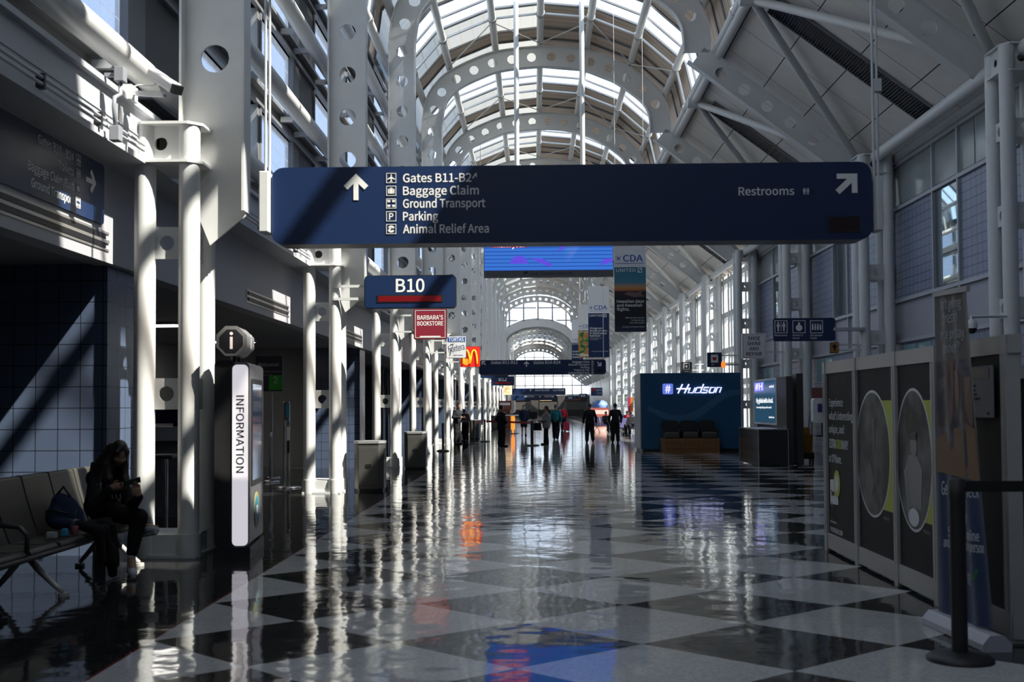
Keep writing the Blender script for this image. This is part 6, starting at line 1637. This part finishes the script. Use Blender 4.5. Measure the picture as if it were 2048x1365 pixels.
for s_ in (-1, 1):
    e = hea+face*.080+hd*.008+rt*(s_*.030); MB().lathe([(.0, -.007), (.010, -.004), (.012, 0), (.010, .003), (.0, .005)], e, 10).build('eye', inkblk, g)
    MB().path([e+hd*.02-rt*.014, e+hd*.025, e+hd*.02+rt*.014], .004, 5).build('eyebrow', hairm, g)
MB().path([hea+face*.094-hd*.058-rt*.02, hea+face*.097-hd*.056, hea+face*.094-hd*.058+rt*.02], .0045, 6).build('lips', cloth('lip', (.22,.07,.06)), g)
Fh = Face('-y', 10.0)
mb = MB(); p = Q(193, 972, 10.99); mb.path([p, p+V3((.045,0,.03)), p+V3((.035,0,-.05))], .006, 5); mb.build('sleeve_print', cloth('pale_print', (.3,.3,.32)), g)
mb = MB(); p = Q(222, 1000, 11.05)
for i in range(3): mb.new().path([p+V3((i*.03,.03*i,0)), p+V3((i*.03+.008,.03*i,.05)), p+V3((i*.03+.02,.03*i,.0))], .005, 5)
mb.build('chest_print', cloth('pale_print', 0), g)
settle(g)
t = thing('smartphone', 'smartphone in a dark green case held by the young woman', 'phone')
pm_ = (hea-phone_c).normalized(); xa = V3((1, .35, .15)); xa = (xa-pm_*xa.dot(pm_)).normalized(); ya = pm_.cross(xa)
MM = Matrix((xa, ya, pm_)).transposed().to_4x4(); MM.translation = phone_c+pm_*.012+V3((.035, .0, .004))
MB().box((-.075, -.037, -.005), (.075, .037, .004), MM).build('case', cloth('green_case', (.05,.09,.08)), t, .004); MB().box((-.07, -.033, .004), (.07, .033, .006), MM).build('screen', pm('phone_screen', (.05,.05,.06), .1, emit=(.5,.5,.55,.15)), t); settle(t)
# things on and under the bench
t = thing('backpack', 'navy backpack slumped on the bench beside the young woman', 'backpack')
c0 = V3((-4.52, 10.74, 0))
c = Blob(.05); c.cap((c0.x-.04, c0.y-.03, .625), (c0.x+.06, c0.y, .615), .125, .12).cap((c0.x-.04, c0.y, .76), (c0.x+.03, c0.y, .72), .085, .09).cap((c0.x+.05, c0.y, .60), (c0.x+.12, c0.y-.01, .555), .09, .065).build('bag_body', cloth('navy_bag', (.014, .022, .050)), t, .012)
c = Blob(.03); c.cap((c0.x-.03, c0.y-.12, .58), (c0.x+.08, c0.y-.12, .56), .06, .06).build('front_pocket', cloth('navy_bag', 0), t, .012)
MB().path([(c0.x-.06, c0.y-.03, .83), (c0.x-.0, c0.y-.03, .91), (c0.x+.05, c0.y, .82), (c0.x+.07, c0.y, .76)], .015, 6).build('strap', black, t)
MB().path([(c0.x-.14, c0.y-.10, .68), (c0.x-.04, c0.y-.155, .70), (c0.x+.08, c0.y-.12, .66)], .008, 5).build('zip', black, t); settle(t)
t = thing('jacket', 'black jacket draped over the bench edge and hanging to the floor', 'jacket')
j0 = V3((-4.20, 10.56, 0))
c = Blob(.04); c.cap((j0.x-.06, j0.y+.05, .54), (-4.24, j0.y+.12, .545), .045, .055).cap((j0.x-.09, j0.y+.3, .54), (-4.20, j0.y+.42, .54), .045, .05).cap((-4.13, j0.y+.15, .50), (-4.11, j0.y+.22, .20), .055, .06).cap((-4.13, j0.y+.34, .50), (-4.11, j0.y+.38, .14), .055, .05).cap((-4.11, j0.y+.25, .3), (-4.10, j0.y+.31, .06), .06, .045)
c.build('cloth_body', cloth('black_jacket_cloth', (.009, .009, .010)), t, .012)
c = Blob(.03); c.chain([(-4.28, j0.y+.02, .545), (-4.13, j0.y+.03, .50), (-4.11, j0.y+.06, .22)], [.045, .05, .04]); c.build('sleeve', cloth('black_jacket_cloth', 0), t, .012); settle(t)
p = Q(199, 1049, 10.62)
t = thing('iced_drink', 'clear plastic cup of pink iced drink with a green straw on the bench', 'cup', (-4.31, 10.46, .478))
MB().lathe([(.032, 0), (.034, .005), (.046, .13), (.0475, .135), (.0445, .13), (.031, .006)], n=20).build('cup', clearmat('clear_plastic', (.8,.8,.82), .12), t); MB().lathe([(.031, .007), (.040, .085), (.0, .086)], n=18).build('drink', pm('pink_drink', (.40,.08,.13), .2), t)
MB().lathe([(.048, .134), (.050, .142), (.03, .15), (.0, .15)], n=20).build('lid', clearmat('lid_plastic', (.85,.85,.87), .15), t); MB().tube((0, 0, .05), (.012, .01, .235), .004, 8).build('straw', pm('green_straw', (.02,.14,.07), .4), t)
tag(MB().box((-4.46, 10.20, .478), (-4.38, 10.26, .53)).box((-4.452, 10.194, .48), (-4.388, 10.20, .525)).build('snack_packet', pm('pale_packet', (.35,.4,.4), .4), None, .008), 'small pale packet on the bench in front of the backpack', 'packet')
tag(MB().box((-4.37, 10.30, .478), (-4.32, 10.36, .55)).build('blue_packet', pm('blue_packet', (.04,.25,.42), .4), None, .012), 'small bright blue packet on the bench beside the pale one', 'packet')
q = at(203, 1170, z=.012)
tag(MB().path([(-4.33, 10.98, .33), (-4.32, 10.95, .12), (-4.30, 10.9, .014), (-4.02, 10.5, .012), (q.x+.02, q.y+.4, .014), (q.x-.04, q.y+.1, .012), (q.x+.08, q.y+.25, .012), (q.x+.2, q.y+.35, .012)], .007, 6).build('charging_cable', black), 'thin black charging cable trailing on the floor under the jacket', 'cable')
